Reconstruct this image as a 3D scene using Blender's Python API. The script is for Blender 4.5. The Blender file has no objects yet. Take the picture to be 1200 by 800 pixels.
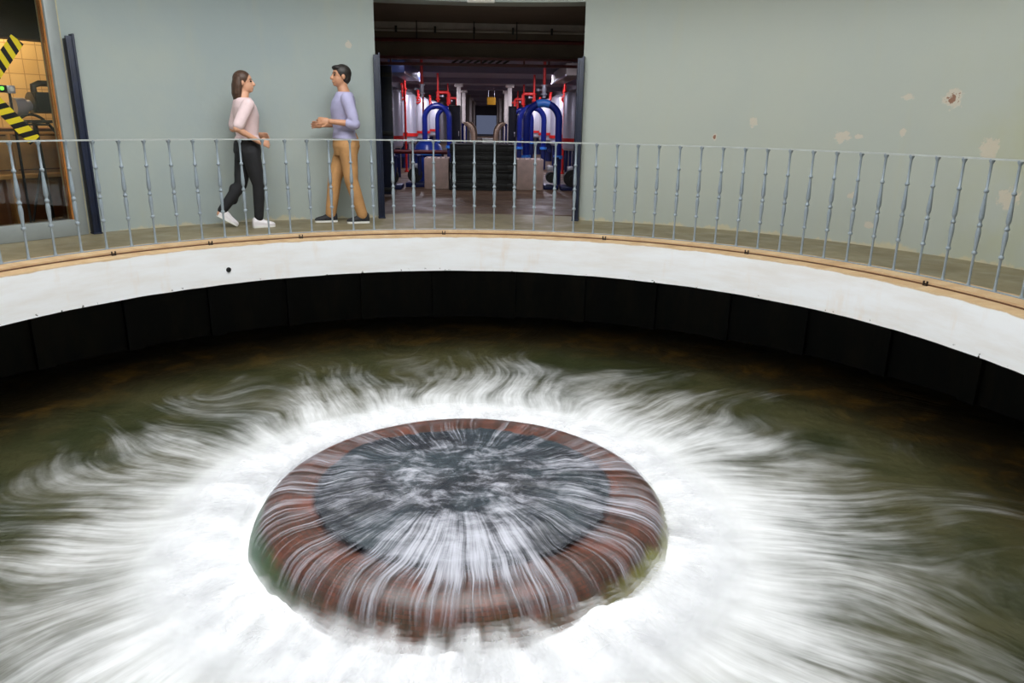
import bpy, bmesh, math, random
import numpy as np
from mathutils import Vector, Matrix

random.seed(7)
SC = bpy.context.scene
COL = SC.collection
PI = math.pi
R_ = math.radians

# ------------------------------------------------------------------ camera
CX, CY = -0.33838, 3.86924            # centre of the round well
CAM_Z, F_PX, PITCH, ROLL = 1.10378, 868.45, 0.289509, 0.015828
cam_d = bpy.data.cameras.new('camera')
cam_d.sensor_fit = 'HORIZONTAL'
cam_d.sensor_width = 36.0
cam_d.lens = F_PX / 1200.0 * 36.0
cam_d.clip_start = 0.02
cam_d.clip_end = 200
cam = bpy.data.objects.new('camera', cam_d)
COL.objects.link(cam)
fw = Vector((0, math.cos(PITCH), -math.sin(PITCH)))
up0 = Vector((0, math.sin(PITCH), math.cos(PITCH)))
rt0 = Vector((1, 0, 0))
c_, s_ = math.cos(ROLL), math.sin(ROLL)
rt = c_ * rt0 + s_ * up0
upv = -s_ * rt0 + c_ * up0
M = Matrix((rt, upv, -fw)).transposed().to_4x4()
M.translation = (0, 0, CAM_Z)
cam.matrix_world = M
SC.camera = cam

# ------------------------------------------------------------------ light, exposure
SC.view_settings.view_transform = 'Standard'
SC.view_settings.look = 'None'
SC.view_settings.exposure = 0.0
SC.view_settings.gamma = 1.0
SC.view_settings.use_curve_mapping = False
SC.cycles.use_denoising = True
SC.cycles.transparent_max_bounces = 16
SC.cycles.max_bounces = 8
SC.cycles.sample_clamp_indirect = 6.0
SKYLIGHT_STRENGTH = 7.5
SKYLIGHT_R = 2.6
SKYLIGHT_X = -0.45      # unseen skylight shifted left to put more light on the right wall
CEIL_Z = 3.0
OCULUS_R = 3.75
DRUM_Z = 4.6
HALL_W = 36.0
world = bpy.data.worlds.new('world')
SC.world = world
world.use_nodes = True
world.node_tree.nodes['Background'].inputs[0].default_value = (0.5, 0.55, 0.6, 1)
world.node_tree.nodes['Background'].inputs[1].default_value = 0.05


# ------------------------------------------------------------------ node helper
class NT:
    def __init__(self, name):
        self.m = bpy.data.materials.new(name)
        self.m.use_nodes = True
        self.t = self.m.node_tree
        self.t.nodes.clear()
        self.out = self.t.nodes.new('ShaderNodeOutputMaterial')

    def node(self, typ, **kw):
        n = self.t.nodes.new(typ)
        for k, v in kw.items():
            setattr(n, k, v)
        return n

    def put(self, sock, v):
        if hasattr(v, 'is_linked') or isinstance(v, bpy.types.NodeSocket):
            self.t.links.new(v, sock)
        elif isinstance(v, (tuple, list)):
            if len(v) == 3 and sock.type == 'RGBA':
                v = (*v, 1)
            sock.default_value = v
        else:
            sock.default_value = v

    def math(self, op, a, b=0.0, c=0.0, clamp=False):
        n = self.node('ShaderNodeMath', operation=op, use_clamp=clamp)
        self.put(n.inputs[0], a)
        self.put(n.inputs[1], b)
        self.put(n.inputs[2], c)
        return n.outputs[0]

    def add(self, a, b): return self.math('ADD', a, b)
    def sub(self, a, b): return self.math('SUBTRACT', a, b)
    def mul(self, a, b): return self.math('MULTIPLY', a, b)
    def madd(self, a, b, c): return self.math('MULTIPLY_ADD', a, b, c)

    def smooth(self, v, lo, hi, a=0.0, b=1.0):
        n = self.node('ShaderNodeMapRange', interpolation_type='SMOOTHSTEP')
        for i, x in enumerate((v, lo, hi, a, b)):
            self.put(n.inputs[i], x)
        return n.outputs[0]

    def lin(self, v, lo, hi, a=0.0, b=1.0):
        n = self.node('ShaderNodeMapRange')
        for i, x in enumerate((v, lo, hi, a, b)):
            self.put(n.inputs[i], x)
        return n.outputs[0]

    def pos(self):
        return self.node('ShaderNodeTexCoord').outputs['Object']

    def sep(self, v):
        n = self.node('ShaderNodeSeparateXYZ')
        self.put(n.inputs[0], v)
        return n.outputs

    def comb(self, x, y, z):
        n = self.node('ShaderNodeCombineXYZ')
        for i, q in enumerate((x, y, z)):
            self.put(n.inputs[i], q)
        return n.outputs[0]

    def noise(self, vec, scale=1.0, detail=4.0, rough=0.55, dist=0.0):
        n = self.node('ShaderNodeTexNoise')
        self.put(n.inputs['Vector'], vec)
        self.put(n.inputs['Scale'], scale)
        n.inputs['Detail'].default_value = detail
        n.inputs['Roughness'].default_value = rough
        n.inputs['Distortion'].default_value = dist
        return n.outputs[0]

    def mixc(self, f, a, b, blend='MIX'):
        n = self.node('ShaderNodeMix', data_type='RGBA', blend_type=blend)
        self.put(n.inputs[0], f)
        self.put(n.inputs[6], a)
        self.put(n.inputs[7], b)
        return n.outputs[2]

    def mixs(self, f, a, b):
        n = self.node('ShaderNodeMixShader')
        self.put(n.inputs[0], f)
        self.t.links.new(a, n.inputs[1])
        self.t.links.new(b, n.inputs[2])
        return n.outputs[0]

    def bump(self, h, strength=0.3, dist=0.02):
        n = self.node('ShaderNodeBump')
        n.inputs['Strength'].default_value = strength
        n.inputs['Distance'].default_value = dist
        self.put(n.inputs['Height'], h)
        return n.outputs[0]

    def bsdf(self, color, rough=0.5, metal=0.0, spec=0.5, normal=None):
        n = self.node('ShaderNodeBsdfPrincipled')
        self.put(n.inputs['Base Color'], color)
        self.put(n.inputs['Roughness'], rough)
        self.put(n.inputs['Metallic'], metal)
        self.put(n.inputs['Specular IOR Level'], spec)
        if normal is not None:
            self.put(n.inputs['Normal'], normal)
        return n.outputs[0]

    def diffuse(self, color, normal=None):
        n = self.node('ShaderNodeBsdfDiffuse')
        self.put(n.inputs[0], color)
        if normal is not None:
            self.put(n.inputs['Normal'], normal)
        return n.outputs[0]

    def transp(self):
        return self.node('ShaderNodeBsdfTransparent').outputs[0]

    def done(self, sh):
        self.t.links.new(sh, self.out.inputs[0])
        return self.m


def S(r, g, b):
    """sRGB 0..255 -> linear"""
    def f(c):
        c /= 255.0
        return c / 12.92 if c <= 0.04045 else ((c + 0.055) / 1.055) ** 2.4
    return (f(r), f(g), f(b))


def mat(name, col, rough=0.5, metal=0.0, var=0.12, scale=9.0, spec=0.5, bump=0.0):
    t = NT(name)
    p = t.pos()
    n = t.noise(p, scale, 5, 0.6)
    a = tuple(max(0, c * (1 - var)) for c in col)
    b = tuple(min(1, c * (1 + var)) for c in col)
    c = t.mixc(t.smooth(n, 0.3, 0.7), a, b)
    nm = t.bump(n, bump, 0.01) if bump else None
    return t.done(t.bsdf(c, rough, metal, spec, nm))


def emis(name, col, strength):
    t = NT(name)
    n = t.node('ShaderNodeEmission')
    t.put(n.inputs[0], col)
    n.inputs[1].default_value = strength
    return t.done(n.outputs[0])


# ------------------------------------------------------------------ mesh helpers
def link(name, me, m=None, parent=None, loc=None, rotz=0.0):
    o = bpy.data.objects.new(name, me)
    COL.objects.link(o)
    if m is not None and me is not None:
        me.materials.append(m)
    if parent is not None:
        o.parent = parent
    if loc is not None:
        o.location = loc
    if rotz:
        o.rotation_euler = (0, 0, rotz)
    return o


def obj(name, bm, m, parent=None, loc=None, rotz=0.0, smooth=True, angle=35):
    bmesh.ops.recalc_face_normals(bm, faces=bm.faces[:])
    me = bpy.data.meshes.new(name)
    if smooth:
        for f in bm.faces:
            f.smooth = True
        for e in bm.edges:
            if len(e.link_faces) == 2 and e.calc_face_angle(0) > R_(angle):
                e.smooth = False
    bm.to_mesh(me)
    bm.free()
    return link(name, me, m, parent, loc, rotz)


def tag(o, label=None, cat=None, group=None, kind=None):
    if label: o['label'] = label
    if cat: o['category'] = cat
    if group: o['group'] = group
    if kind: o['kind'] = kind
    return o


def struct(o):
    o['kind'] = 'structure'
    return o


def thing(name, label, cat, loc=(0, 0, 0), rotz=0.0, group=None):
    o = link(name, None, None, None, loc, rotz)
    o.empty_display_size = 0.1
    return tag(o, label, cat, group)


def dup(root, loc, rotz, label, group=None):
    r = root.copy()
    COL.objects.link(r)
    r.location = loc
    r.rotation_euler = (0, 0, rotz)
    r['label'] = label
    if group: r['group'] = group
    for ch in list(root.children):
        c = ch.copy()
        COL.objects.link(c)
        c.parent = r
        for g in list(ch.children):
            d = g.copy()
            COL.objects.link(d)
            d.parent = c
    return r


def BM(): return bmesh.new()


def box(bm, x0, x1, y0, y1, z0, z1, bev=0.0, mtx=None):
    r = bmesh.ops.create_cube(bm, size=1)
    vs = r['verts']
    for v in vs:
        v.co = Vector(((x0 + x1) / 2 + v.co.x * (x1 - x0), (y0 + y1) / 2 + v.co.y * (y1 - y0), (z0 + z1) / 2 + v.co.z * (z1 - z0)))
    if bev > 0:
        es = list({e for v in vs for e in v.link_edges})
        rb = bmesh.ops.bevel(bm, geom=es, offset=bev, segments=2, affect='EDGES', profile=0.5)
        vs = list({v for f in rb['faces'] for v in f.verts} | {v for v in vs if v.is_valid})
    if mtx is not None:
        bmesh.ops.transform(bm, matrix=mtx, verts=[v for v in vs if v.is_valid])
    return bm


def lathe(bm, prof, n=24, cx=0.0, cy=0.0, close=True, a0=0.0, a1=2 * PI):
    """prof: list of (r, z); r==0 makes a pole"""
    full = abs(a1 - a0 - 2 * PI) < 1e-6
    m = n if full else n + 1
    rings = []
    for r, z in prof:
        if r < 1e-6:
            rings.append([bm.verts.new((cx, cy, z))])
        else:
            rings.append([bm.verts.new((cx + r * math.cos(a0 + (a1 - a0) * i / n), cy + r * math.sin(a0 + (a1 - a0) * i / n), z)) for i in range(m)])
    for k in range(len(rings) - 1):
        A, B = rings[k], rings[k + 1]
        for i in range(n):
            j = (i + 1) % m
            if len(A) == 1 and len(B) == 1:
                continue
            if len(A) == 1:
                bm.faces.new((A[0], B[j], B[i]))
            elif len(B) == 1:
                bm.faces.new((A[i], A[j], B[0]))
            else:
                bm.faces.new((A[i], A[j], B[j], B[i]))
    if close and full:
        for rg in (rings[0], rings[-1]):
            if len(rg) > 2:
                bm.faces.new(rg)
    return bm


def tube(bm, pts, r, n=12, caps=True):
    """tube along points with radius r or list of radii"""
    pts = [Vector(p) for p in pts]
    rs = r if isinstance(r, (list, tuple)) else [r] * len(pts)
    rings = []
    prev = None
    for i, p in enumerate(pts):
        if i == 0: d = pts[1] - pts[0]
        elif i == len(pts) - 1: d = pts[-1] - pts[-2]
        else: d = (pts[i + 1] - p).normalized() + (p - pts[i - 1]).normalized()
        d.normalize()
        if prev is None:
            a = Vector((0, 0, 1)) if abs(d.z) < 0.9 else Vector((1, 0, 0))
            u = d.cross(a).normalized()
        else:
            u = (prev - d * prev.dot(d)).normalized()
        prev = u
        v = d.cross(u)
        rings.append([bm.verts.new(p + rs[i] * (math.cos(2 * PI * k / n) * u + math.sin(2 * PI * k / n) * v)) for k in range(n)])
    for k in range(len(rings) - 1):
        A, B = rings[k], rings[k + 1]
        for i in range(n):
            j = (i + 1) % n
            bm.faces.new((A[i], A[j], B[j], B[i]))
    if caps:
        bm.faces.new(rings[0])
        bm.faces.new(rings[-1])
    return bm


def ball(bm, c, rx, ry=None, rz=None, u=16, v=10, mtx=None):
    ry = rx if ry is None else ry
    rz = rx if rz is None else rz
    r = bmesh.ops.create_uvsphere(bm, u_segments=u, v_segments=v, radius=1)
    for q in r['verts']:
        q.co = Vector((q.co.x * rx, q.co.y * ry, q.co.z * rz))
        if mtx is not None: q.co = mtx @ q.co
        q.co += Vector(c)
    return bm


def pol(r, adeg, z=0.0):
    """point on the round room, angle measured from +Y towards +X"""
    a = R_(adeg)
    return Vector((CX + r * math.sin(a), CY + r * math.cos(a), z))


def ring_solid(bm, r0, r1, a0, a1, z0, z1, n=64):
    """solid ring sector, angles in degrees from +Y, local to the well centre"""
    full = abs(a1 - a0) >= 360
    m = n if full else n + 1
    cols = []
    for i in range(m):
        a = R_(a0 + (a1 - a0) * i / n)
        sx, cy = math.sin(a), math.cos(a)
        cols.append([bm.verts.new((r * sx, r * cy, z)) for r, z in ((r0, z0), (r1, z0), (r1, z1), (r0, z1))])
    for i in range(n):
        A, B = cols[i], cols[(i + 1) % m]
        for k in range(4):
            l = (k + 1) % 4
            bm.faces.new((A[k], A[l], B[l], B[k]))
    if not full:
        bm.faces.new(cols[0])
        bm.faces.new(cols[-1])
    return bm


# vectorised value noise for meshes
def _hash(ix, iy, iz, seed):
    h = (ix * 374761393 + iy * 668265263 + iz * 2147483647 + seed * 1274126177) & 0xFFFFFFFF
    h = ((h ^ (h >> 13)) * 1274126177) & 0xFFFFFFFF
    return ((h ^ (h >> 16)) & 0xFFFF) / 65535.0


def vnoise(x, y, z, seed=0):
    x, y, z = np.broadcast_arrays(x, y, z)
    ix, iy, iz = (np.floor(q).astype(np.int64) for q in (x, y, z))
    fx, fy, fz = x - ix, y - iy, z - iz
    fx, fy, fz = (q * q * (3 - 2 * q) for q in (fx, fy, fz))
    r = 0
    for dx in (0, 1):
        for dy in (0, 1):
            for dz in (0, 1):
                w = (fx if dx else 1 - fx) * (fy if dy else 1 - fy) * (fz if dz else 1 - fz)
                r = r + w * _hash(ix + dx, iy + dy, iz + dz, seed)
    return r


def fbm(x, y, z, o=4, seed=0):
    r, a, s = 0, 0.5, 0
    for i in range(o):
        r = r + a * vnoise(x * 2 ** i, y * 2 ** i, z * 2 ** i, seed + i)
        s += a
        a *= 0.5
    return r / s


def polar_mesh(name, rs, nth, zf, m, loc, parent=None):
    """open polar sheet; zf(r,ux,uy)->z; rs[0]==0 makes a pole"""
    rs = np.asarray(rs, float)
    th = np.linspace(0, 2 * PI, nth, endpoint=False)
    pole = rs[0] == 0
    rr = rs[1:] if pole else rs
    Rg, T = np.meshgrid(rr, th, indexing='ij')
    ux, uy = np.sin(T), np.cos(T)
    Z = zf(Rg, ux, uy)
    V = np.stack([Rg * ux, Rg * uy, Z], -1).reshape(-1, 3)
    nr = len(rr)
    i = np.arange(nr - 1)[:, None] * nth
    j = np.arange(nth)[None]
    k = (j + 1) % nth
    Fq = np.stack([i + j, i + k, i + nth + k, i + nth + j], -1).reshape(-1, 4).tolist()
    if pole:
        V = np.vstack([V, [[0, 0, float(np.mean(Z[0]))]]])
        pi_ = len(V) - 1
        Fq += [(pi_, int((a + 1) % nth), int(a)) for a in range(nth)]
    me = bpy.data.meshes.new(name)
    me.from_pydata(V.tolist(), [], Fq)
    me.polygons.foreach_set('use_smooth', [True] * len(me.polygons))
    bm = bmesh.new()
    bm.from_mesh(me)
    bmesh.ops.recalc_face_normals(bm, faces=bm.faces[:])
    if sum(f.normal.z for f in list(bm.faces)[:50]) < 0:
        bmesh.ops.reverse_faces(bm, faces=bm.faces[:])
    bm.to_mesh(me)
    bm.free()
    return link(name, me, m, parent, loc)


# ------------------------------------------------------------------ dimensions of the round room
R_RAIL, R_FASCIA, R_WALL = 3.912, 3.579, 4.967
R_PIT = 4.80
Z_WATER = -1.12
Z_FB = -0.370
WELL = (CX, CY, 0)
DOOR_A0, DOOR_A1 = -14.15, 12.55
WIN_A1, WIN_A0 = -49.05, -66.7


# ------------------------------------------------------------------ materials of the setting
def wall_material():
    t = NT('sage_plaster')
    p = t.pos()
    x, y, z = t.sep(p)
    base = t.mixc(t.smooth(t.noise(p, 0.8, 5, 0.6), 0.3, 0.7), S(157, 168, 169), S(166, 174, 169))
    ang = t.math('ARCTAN2', x, y)
    # faint runs
    runs = t.noise(t.comb(t.mul(ang, 30), t.mul(z, 0.7), 0.0), 1.0, 4, 0.6)
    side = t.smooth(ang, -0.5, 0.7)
    base = t.mixc(t.mul(side, 0.6), base, S(180, 182, 170))  # right side warmer, its extra light put into the wall colour
    base = t.mixc(t.smooth(runs, 0.52, 0.8, 0, 0.22), base, S(178, 176, 150))
    # stain of damp on the far right
    dm = t.mul(t.smooth(ang, 0.92, 1.12), t.smooth(t.noise(p, 1.7, 4), 0.35, 0.65))
    base = t.mixc(t.mul(dm, 0.35), base, S(170, 168, 118))
    # peeled patches
    nz = t.noise(p, 16, 4, 0.65)
    nz2 = t.noise(p, 45, 3, 0.6)
    L = t.mul(ang, R_WALL)
    tot = None
    dark = None
    for a, zz, w, h, dk in ((55.4, 1.338, .09, .075, 1), (44.55, 1.0, .085, .06, 0), (46.3, 1.01, .04, .022, 0), (50.9, 1.056, .03, .035, 0), (59.6, 0.93, .075, .11, 0), (50.9, 1.36, .06, .035, 0),
                            (29.7, 0.975, .025, .05, 1), (34.2, 1.13, .04, .05, 0), (48.9, 0.2, .05, .04, 0), (46.5, 0.46, .05, .04, 0), (-17.4, 1.86, .035, .045, 0), (62.2, .55, .09, .1, 0), (-48.2, .95, .04, .09, 0), (-48.3, .45, .03, .06, 0)):
        dx = t.math('DIVIDE', t.sub(L, R_(a) * R_WALL), w)
        dz = t.math('DIVIDE', t.sub(z, zz), h)
        d = t.math('SQRT', t.add(t.mul(dx, dx), t.mul(dz, dz)))
        d = t.add(d, t.madd(nz, 2.4, -1.2))
        msk = t.smooth(d, 1.05, 0.75)
        tot = msk if tot is None else t.math('MAXIMUM', tot, msk)
        if dk:
            dk_ = t.mul(t.smooth(t.add(d, t.madd(nz2, 1.2, -0.5)), 0.62, 0.45), 0.9)
            dark = dk_ if dark is None else t.math('MAXIMUM', dark, dk_)
    base = t.mixc(t.mul(tot, 0.55), base, t.mixc(nz2, S(214, 190, 168), S(204, 196, 180)))
    base = t.mixc(dark, base, S(128, 84, 62))
    # bare strip along the foot of the wall
    foot = t.smooth(t.add(z, t.madd(t.noise(t.comb(t.mul(ang, 9), z, 0.0), 1.3, 5, 0.7), 0.34, -0.17)), 0.035, 0.0)
    base = t.mixc(t.mul(foot, 0.6), base, S(205, 190, 150))
    nm = t.bump(t.add(t.noise(p, 3, 5), t.mul(tot, -0.3)), 0.25, 0.02)
    return t.done(t.bsdf(base, 0.62, 0, 0.3, nm))


def fascia_material():
    t = NT('whitewashed_concrete')
    p = t.pos()
    x, y, z = t.sep(p)
    ang = t.math('ARCTAN2', x, y)
    q = t.comb(t.mul(ang, 3.5), t.mul(z, 5), 0.0)
    c = t.mixc(t.smooth(t.noise(q, 1.0, 5, 0.65), 0.35, 0.75), S(243, 243, 246), S(234, 229, 226))
    c = t.mixc(t.mul(t.smooth(t.noise(t.comb(t.mul(ang, 14), z, 0), 1.5, 4, 0.6), 0.55, 0.8), 0.35), c, S(232, 206, 180))
    rim = t.smooth(t.add(z, t.madd(t.noise(p, 5, 4), 0.03, -0.015)), -0.036, -0.026)
    c = t.mixc(rim, c, S(208, 180, 142))
    chips = t.mul(t.smooth(t.noise(p, 22, 3), 0.66, 0.7), t.smooth(z, -0.33, -0.36))
    c = t.mixc(chips, c, S(60, 50, 44))
    return t.done(t.bsdf(c, 0.6, 0, 0.3, t.bump(t.noise(p, 8, 5), 0.2, 0.01)))


def floor_material(name, c1, c2, scale=1.3):
    t = NT(name)
    p = t.pos()
    c = t.mixc(t.smooth(t.noise(p, scale, 6, 0.65), 0.3, 0.72), c1, c2)
    c = t.mixc(t.smooth(t.noise(p, 14, 4, 0.7), 0.5, 0.8, 0, 0.4), c, tuple(q * 0.6 for q in c1))
    return t.done(t.bsdf(c, t.lin(t.noise(p, 3, 4), 0.3, 0.7, 0.35, 0.7), 0, 0.3, t.bump(t.noise(p, 30, 4), 0.15, 0.005)))


def kerb_material():
    t = NT('tan_stone_kerb')
    p = t.pos()
    x, y, z = t.sep(p)
    ang = t.math('ARCTAN2', x, y)
    c = t.mixc(t.smooth(t.noise(t.comb(t.mul(ang, 20), t.mul(z, 40), 0), 1, 5, 0.65), 0.3, 0.7), S(208, 178, 140), S(188, 154, 116))
    c = t.mixc(t.smooth(t.noise(p, 7, 5, 0.7), 0.52, 0.75, 0, 0.7), c, S(214, 196, 164))
    return t.done(t.bsdf(c, 0.7, 0, 0.3, t.bump(t.noise(p, 30, 4), 0.3, 0.006)))


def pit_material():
    t = NT('shade_darkened_concrete')
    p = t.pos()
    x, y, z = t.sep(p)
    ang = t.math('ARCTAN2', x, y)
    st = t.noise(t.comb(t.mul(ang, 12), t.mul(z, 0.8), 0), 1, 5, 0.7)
    c = t.mixc(t.smooth(st, 0.4, 0.7), S(15, 14, 11), S(34, 29, 18))  # shade under the overhang is darkened into this colour
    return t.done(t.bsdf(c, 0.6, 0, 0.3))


M_wall = wall_material()
M_fascia = fascia_material()
M_walk = floor_material('walkway_concrete', S(140, 130, 104), S(118, 108, 84))
M_kerb = kerb_material()
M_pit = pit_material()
M_ceil = mat('pale_ceiling_plaster', S(205, 208, 200), 0.8, var=0.04, scale=2)

# ------------------------------------------------------------------ structure: round room
bm = BM(); ring_solid(bm, R_WALL, R_WALL + .32, WIN_A1, DOOR_A0, 0, CEIL_Z, 48)
struct(obj('wall_left', bm, M_wall, loc=WELL))
bm = BM(); ring_solid(bm, R_WALL, R_WALL + .32, DOOR_A1, 360 + WIN_A0, 0, CEIL_Z, 200)
struct(obj('wall_right', bm, M_wall, loc=WELL))
bm = BM(); ring_solid(bm, R_WALL, R_WALL + .32, DOOR_A0, DOOR_A1, 2.345, CEIL_Z, 40)
struct(obj('wall_lintel', bm, M_wall, loc=WELL))
bm = BM(); ring_solid(bm, R_WALL, R_WALL + .32, WIN_A0, WIN_A1, 2.4, CEIL_Z, 40)
struct(obj('wall_corner', bm, M_wall, loc=WELL))

bm = BM(); ring_solid(bm, 3.765, R_WALL + .34, 0, 360, -0.2, 0.0, 220)
struct(obj('floor', bm, M_walk, loc=WELL))
# kerb: upper plinth carrying the rail, with a small step down to the lip
bm = BM(); ring_solid(bm, 3.745, 3.765 + .22, 0, 360, -0.15, 0.004, 260)
struct(obj('trim_1', bm, M_kerb, loc=WELL))
bm = BM(); ring_solid(bm, R_FASCIA + 0.004, 3.75, 0, 360, -0.15, -0.021, 260)
struct(obj('trim_2', bm, M_kerb, loc=WELL))
# white beam round the well; ragged lower arris
bm = BM(); ring_solid(bm, R_FASCIA, 3.80, 0, 360, Z_FB, -0.022, 420)
for v in bm.verts:
    if v.co.z < -0.3:
        v.co.z += 0.008 * (float(fbm(v.co.x * 5, v.co.y * 5, 0.0, 3, 3)) - 0.5)
struct(obj('wall_beam', bm, M_fascia, loc=WELL))
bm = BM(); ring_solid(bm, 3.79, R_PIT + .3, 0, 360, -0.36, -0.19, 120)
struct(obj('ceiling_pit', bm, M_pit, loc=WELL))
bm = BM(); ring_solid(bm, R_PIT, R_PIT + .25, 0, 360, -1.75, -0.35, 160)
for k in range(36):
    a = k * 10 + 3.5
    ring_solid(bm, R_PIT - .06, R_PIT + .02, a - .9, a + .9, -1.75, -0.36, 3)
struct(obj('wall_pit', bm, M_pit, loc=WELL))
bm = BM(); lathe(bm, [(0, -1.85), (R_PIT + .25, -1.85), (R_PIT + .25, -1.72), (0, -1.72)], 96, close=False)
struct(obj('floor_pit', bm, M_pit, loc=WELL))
# unseen ceiling and skylight; oculus and drum shaped to shade the upper wall
bm = BM(); ring_solid(bm, OCULUS_R, R_WALL + .32, 0, 360, CEIL_Z, CEIL_Z + .15, 120)
struct(obj('ceiling', bm, M_ceil, loc=WELL))
bm = BM(); ring_solid(bm, OCULUS_R, OCULUS_R + .2, 0, 360, CEIL_Z + .1, DRUM_Z + .2, 120)
struct(obj('wall_added_drum', bm, M_ceil, loc=WELL))
bm = BM()
n_ = 96
inn = [(SKYLIGHT_X + SKYLIGHT_R * math.sin(2 * PI * i / n_), SKYLIGHT_R * math.cos(2 * PI * i / n_)) for i in range(n_)]
oun = [((OCULUS_R + .2) * math.sin(2 * PI * i / n_), (OCULUS_R + .2) * math.cos(2 * PI * i / n_)) for i in range(n_)]
vs = [[bm.verts.new((*q, z)) for q in loop] for loop, z in ((inn, DRUM_Z), (oun, DRUM_Z), (oun, DRUM_Z + .15), (inn, DRUM_Z + .15))]
for i in range(n_):
    j = (i + 1) % n_
    for k in range(4):
        l = (k + 1) % 4
        bm.faces.new((vs[k][i], vs[k][j], vs[l][j], vs[l][i]))
struct(obj('ceiling_added_drum', bm, M_ceil, loc=WELL))
bm = BM(); lathe(bm, [(0, DRUM_Z + .08), (SKYLIGHT_R + .02, DRUM_Z + .08), (SKYLIGHT_R + .02, DRUM_Z + .12), (0, DRUM_Z + .12)], 96, cx=SKYLIGHT_X, close=False)
o = obj('window_skylight', bm, emis('skylight_glass', (0.97, 0.99, 1.0), SKYLIGHT_STRENGTH), loc=WELL)
struct(o)

# ------------------------------------------------------------------ water
RS_B = np.concatenate([np.linspace(0.95, 2.4, 170), np.linspace(2.42, R_PIT - .008, 90)])


def z_basin(r, ux, uy):
    st = fbm(ux * 9, uy * 9, r * 1.4, 4, 11) - 0.5
    lump = fbm(ux * r * 5, uy * r * 5, r * 0, 4, 21) - 0.5
    sw = fbm(ux * r * 1.6, uy * r * 1.6, r * 0, 3, 31) - 0.5
    pile = np.exp(-((r - 1.38) / 0.26) ** 2)
    az = np.degrees(np.arctan2(ux, uy))
    lobes = 0.085 * np.exp(-((az + 137) / 15) ** 2) + 0.07 * np.exp(-((az - 141) / 13) ** 2) + 0.035 * np.exp(-((az - 108) / 10) ** 2) + 0.03 * np.exp(-((az + 105) / 9) ** 2)
    puff = np.exp(-((r - 1.27) / 0.13) ** 2) * lobes * (0.35 + 1.3 * fbm(ux * 9 + 7, uy * 9, r * 2.5, 4, 71))
    return Z_WATER + puff + pile * (0.015 + 0.07 * lump) + 0.04 * st * np.clip((4.6 - r) / 3, 0, 1) + 0.03 * sw - 0.02 * np.clip(r - 2, 0, 2)


def polar_nodes(t, warp_amt=0.5):
    p = t.pos()
    x, y, z = t.sep(p)
    r = t.math('SQRT', t.add(t.mul(x, x), t.mul(y, y)))
    w = t.noise(p, 0.85, 0.6, 0.4)
    dr = t.math('MAXIMUM', t.sub(r, 1.0), 0.0)
    ang = t.mul(t.mul(t.sub(w, 0.5), warp_amt), dr)
    rot = t.node('ShaderNodeVectorRotate', rotation_type='Z_AXIS')
    t.put(rot.inputs['Vector'], t.comb(t.math('DIVIDE', x, r), t.math('DIVIDE', y, r), 0.0))
    t.put(rot.inputs['Angle'], ang)
    ux, uy, _ = t.sep(rot.outputs[0])
    return p, x, y, z, r, ux, uy


def basin_material():
    t = NT('foaming_water')
    p, x, y, z, r, ux, uy = polar_nodes(t, 0.33)
    def sv(A, B): return t.comb(t.mul(ux, A), t.mul(uy, A), t.mul(r, B))
    n1 = t.noise(sv(4.5, 0.9), 1, 3, 0.5)
    n2 = t.noise(sv(15, 1.3), 1, 4, 0.55)
    n4 = t.noise(sv(56, 2.4), 1, 4, 0.6)
    n3 = t.noise(p, 2.0, 4, 0.55)
    back = t.math('DIVIDE', y, r)
    side = t.math('DIVIDE', x, r)
    rf = t.add(t.madd(t.math('MAXIMUM', back, 0.0), 0.16, 3.02), t.madd(side, 0.16, t.mul(t.math('MAXIMUM', t.mul(back, -1.0), 0.0), 0.10)))
    f = t.math('DIVIDE', t.sub(rf, r), 1.75)
    am = t.smooth(r, 1.5, 2.3, 0.25, 1.0)
    q = t.mul(t.sub(n1, 0.5), 1.0)
    q = t.add(q, t.mul(t.sub(n2, 0.5), 1.25))
    q = t.add(q, t.mul(t.sub(n3, 0.5), 1.0))
    q = t.add(q, t.mul(t.sub(n4, 0.5), 0.9))
    f = t.add(f, t.mul(q, am))
    foam = t.smooth(f, -0.05, 1.15)
    foam = t.math('POWER', foam, 1.3)
    foam = t.mul(foam, t.smooth(r, 1.5, 2.9, 1.0, 0.44))
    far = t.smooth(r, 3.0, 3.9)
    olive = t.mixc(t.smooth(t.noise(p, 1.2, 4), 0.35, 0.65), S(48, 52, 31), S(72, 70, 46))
    brown = t.mixc(t.smooth(t.noise(p, 3.0, 5, 0.65, 0.8), 0.45, 0.72), S(32, 26, 14), S(66, 48, 18))  # brown outer water, with the overhang's shade darkened into it
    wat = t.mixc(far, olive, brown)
    nm = t.bump(t.add(t.add(n1, t.mul(n3, 1.2)), t.mul(n2, .5)), 0.5, 0.06)
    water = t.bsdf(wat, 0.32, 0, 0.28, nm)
    nf = t.bump(t.add(t.mul(n2, 1.0), n3), 0.12, 0.05)
    fo = t.diffuse(S(246, 246, 249), nf)
    return t.done(t.mixs(foam, water, fo))


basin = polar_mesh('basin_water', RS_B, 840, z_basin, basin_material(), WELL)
tag(basin, 'churning olive green water streaked with white foam filling the round well', 'water', kind='stuff')


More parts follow.
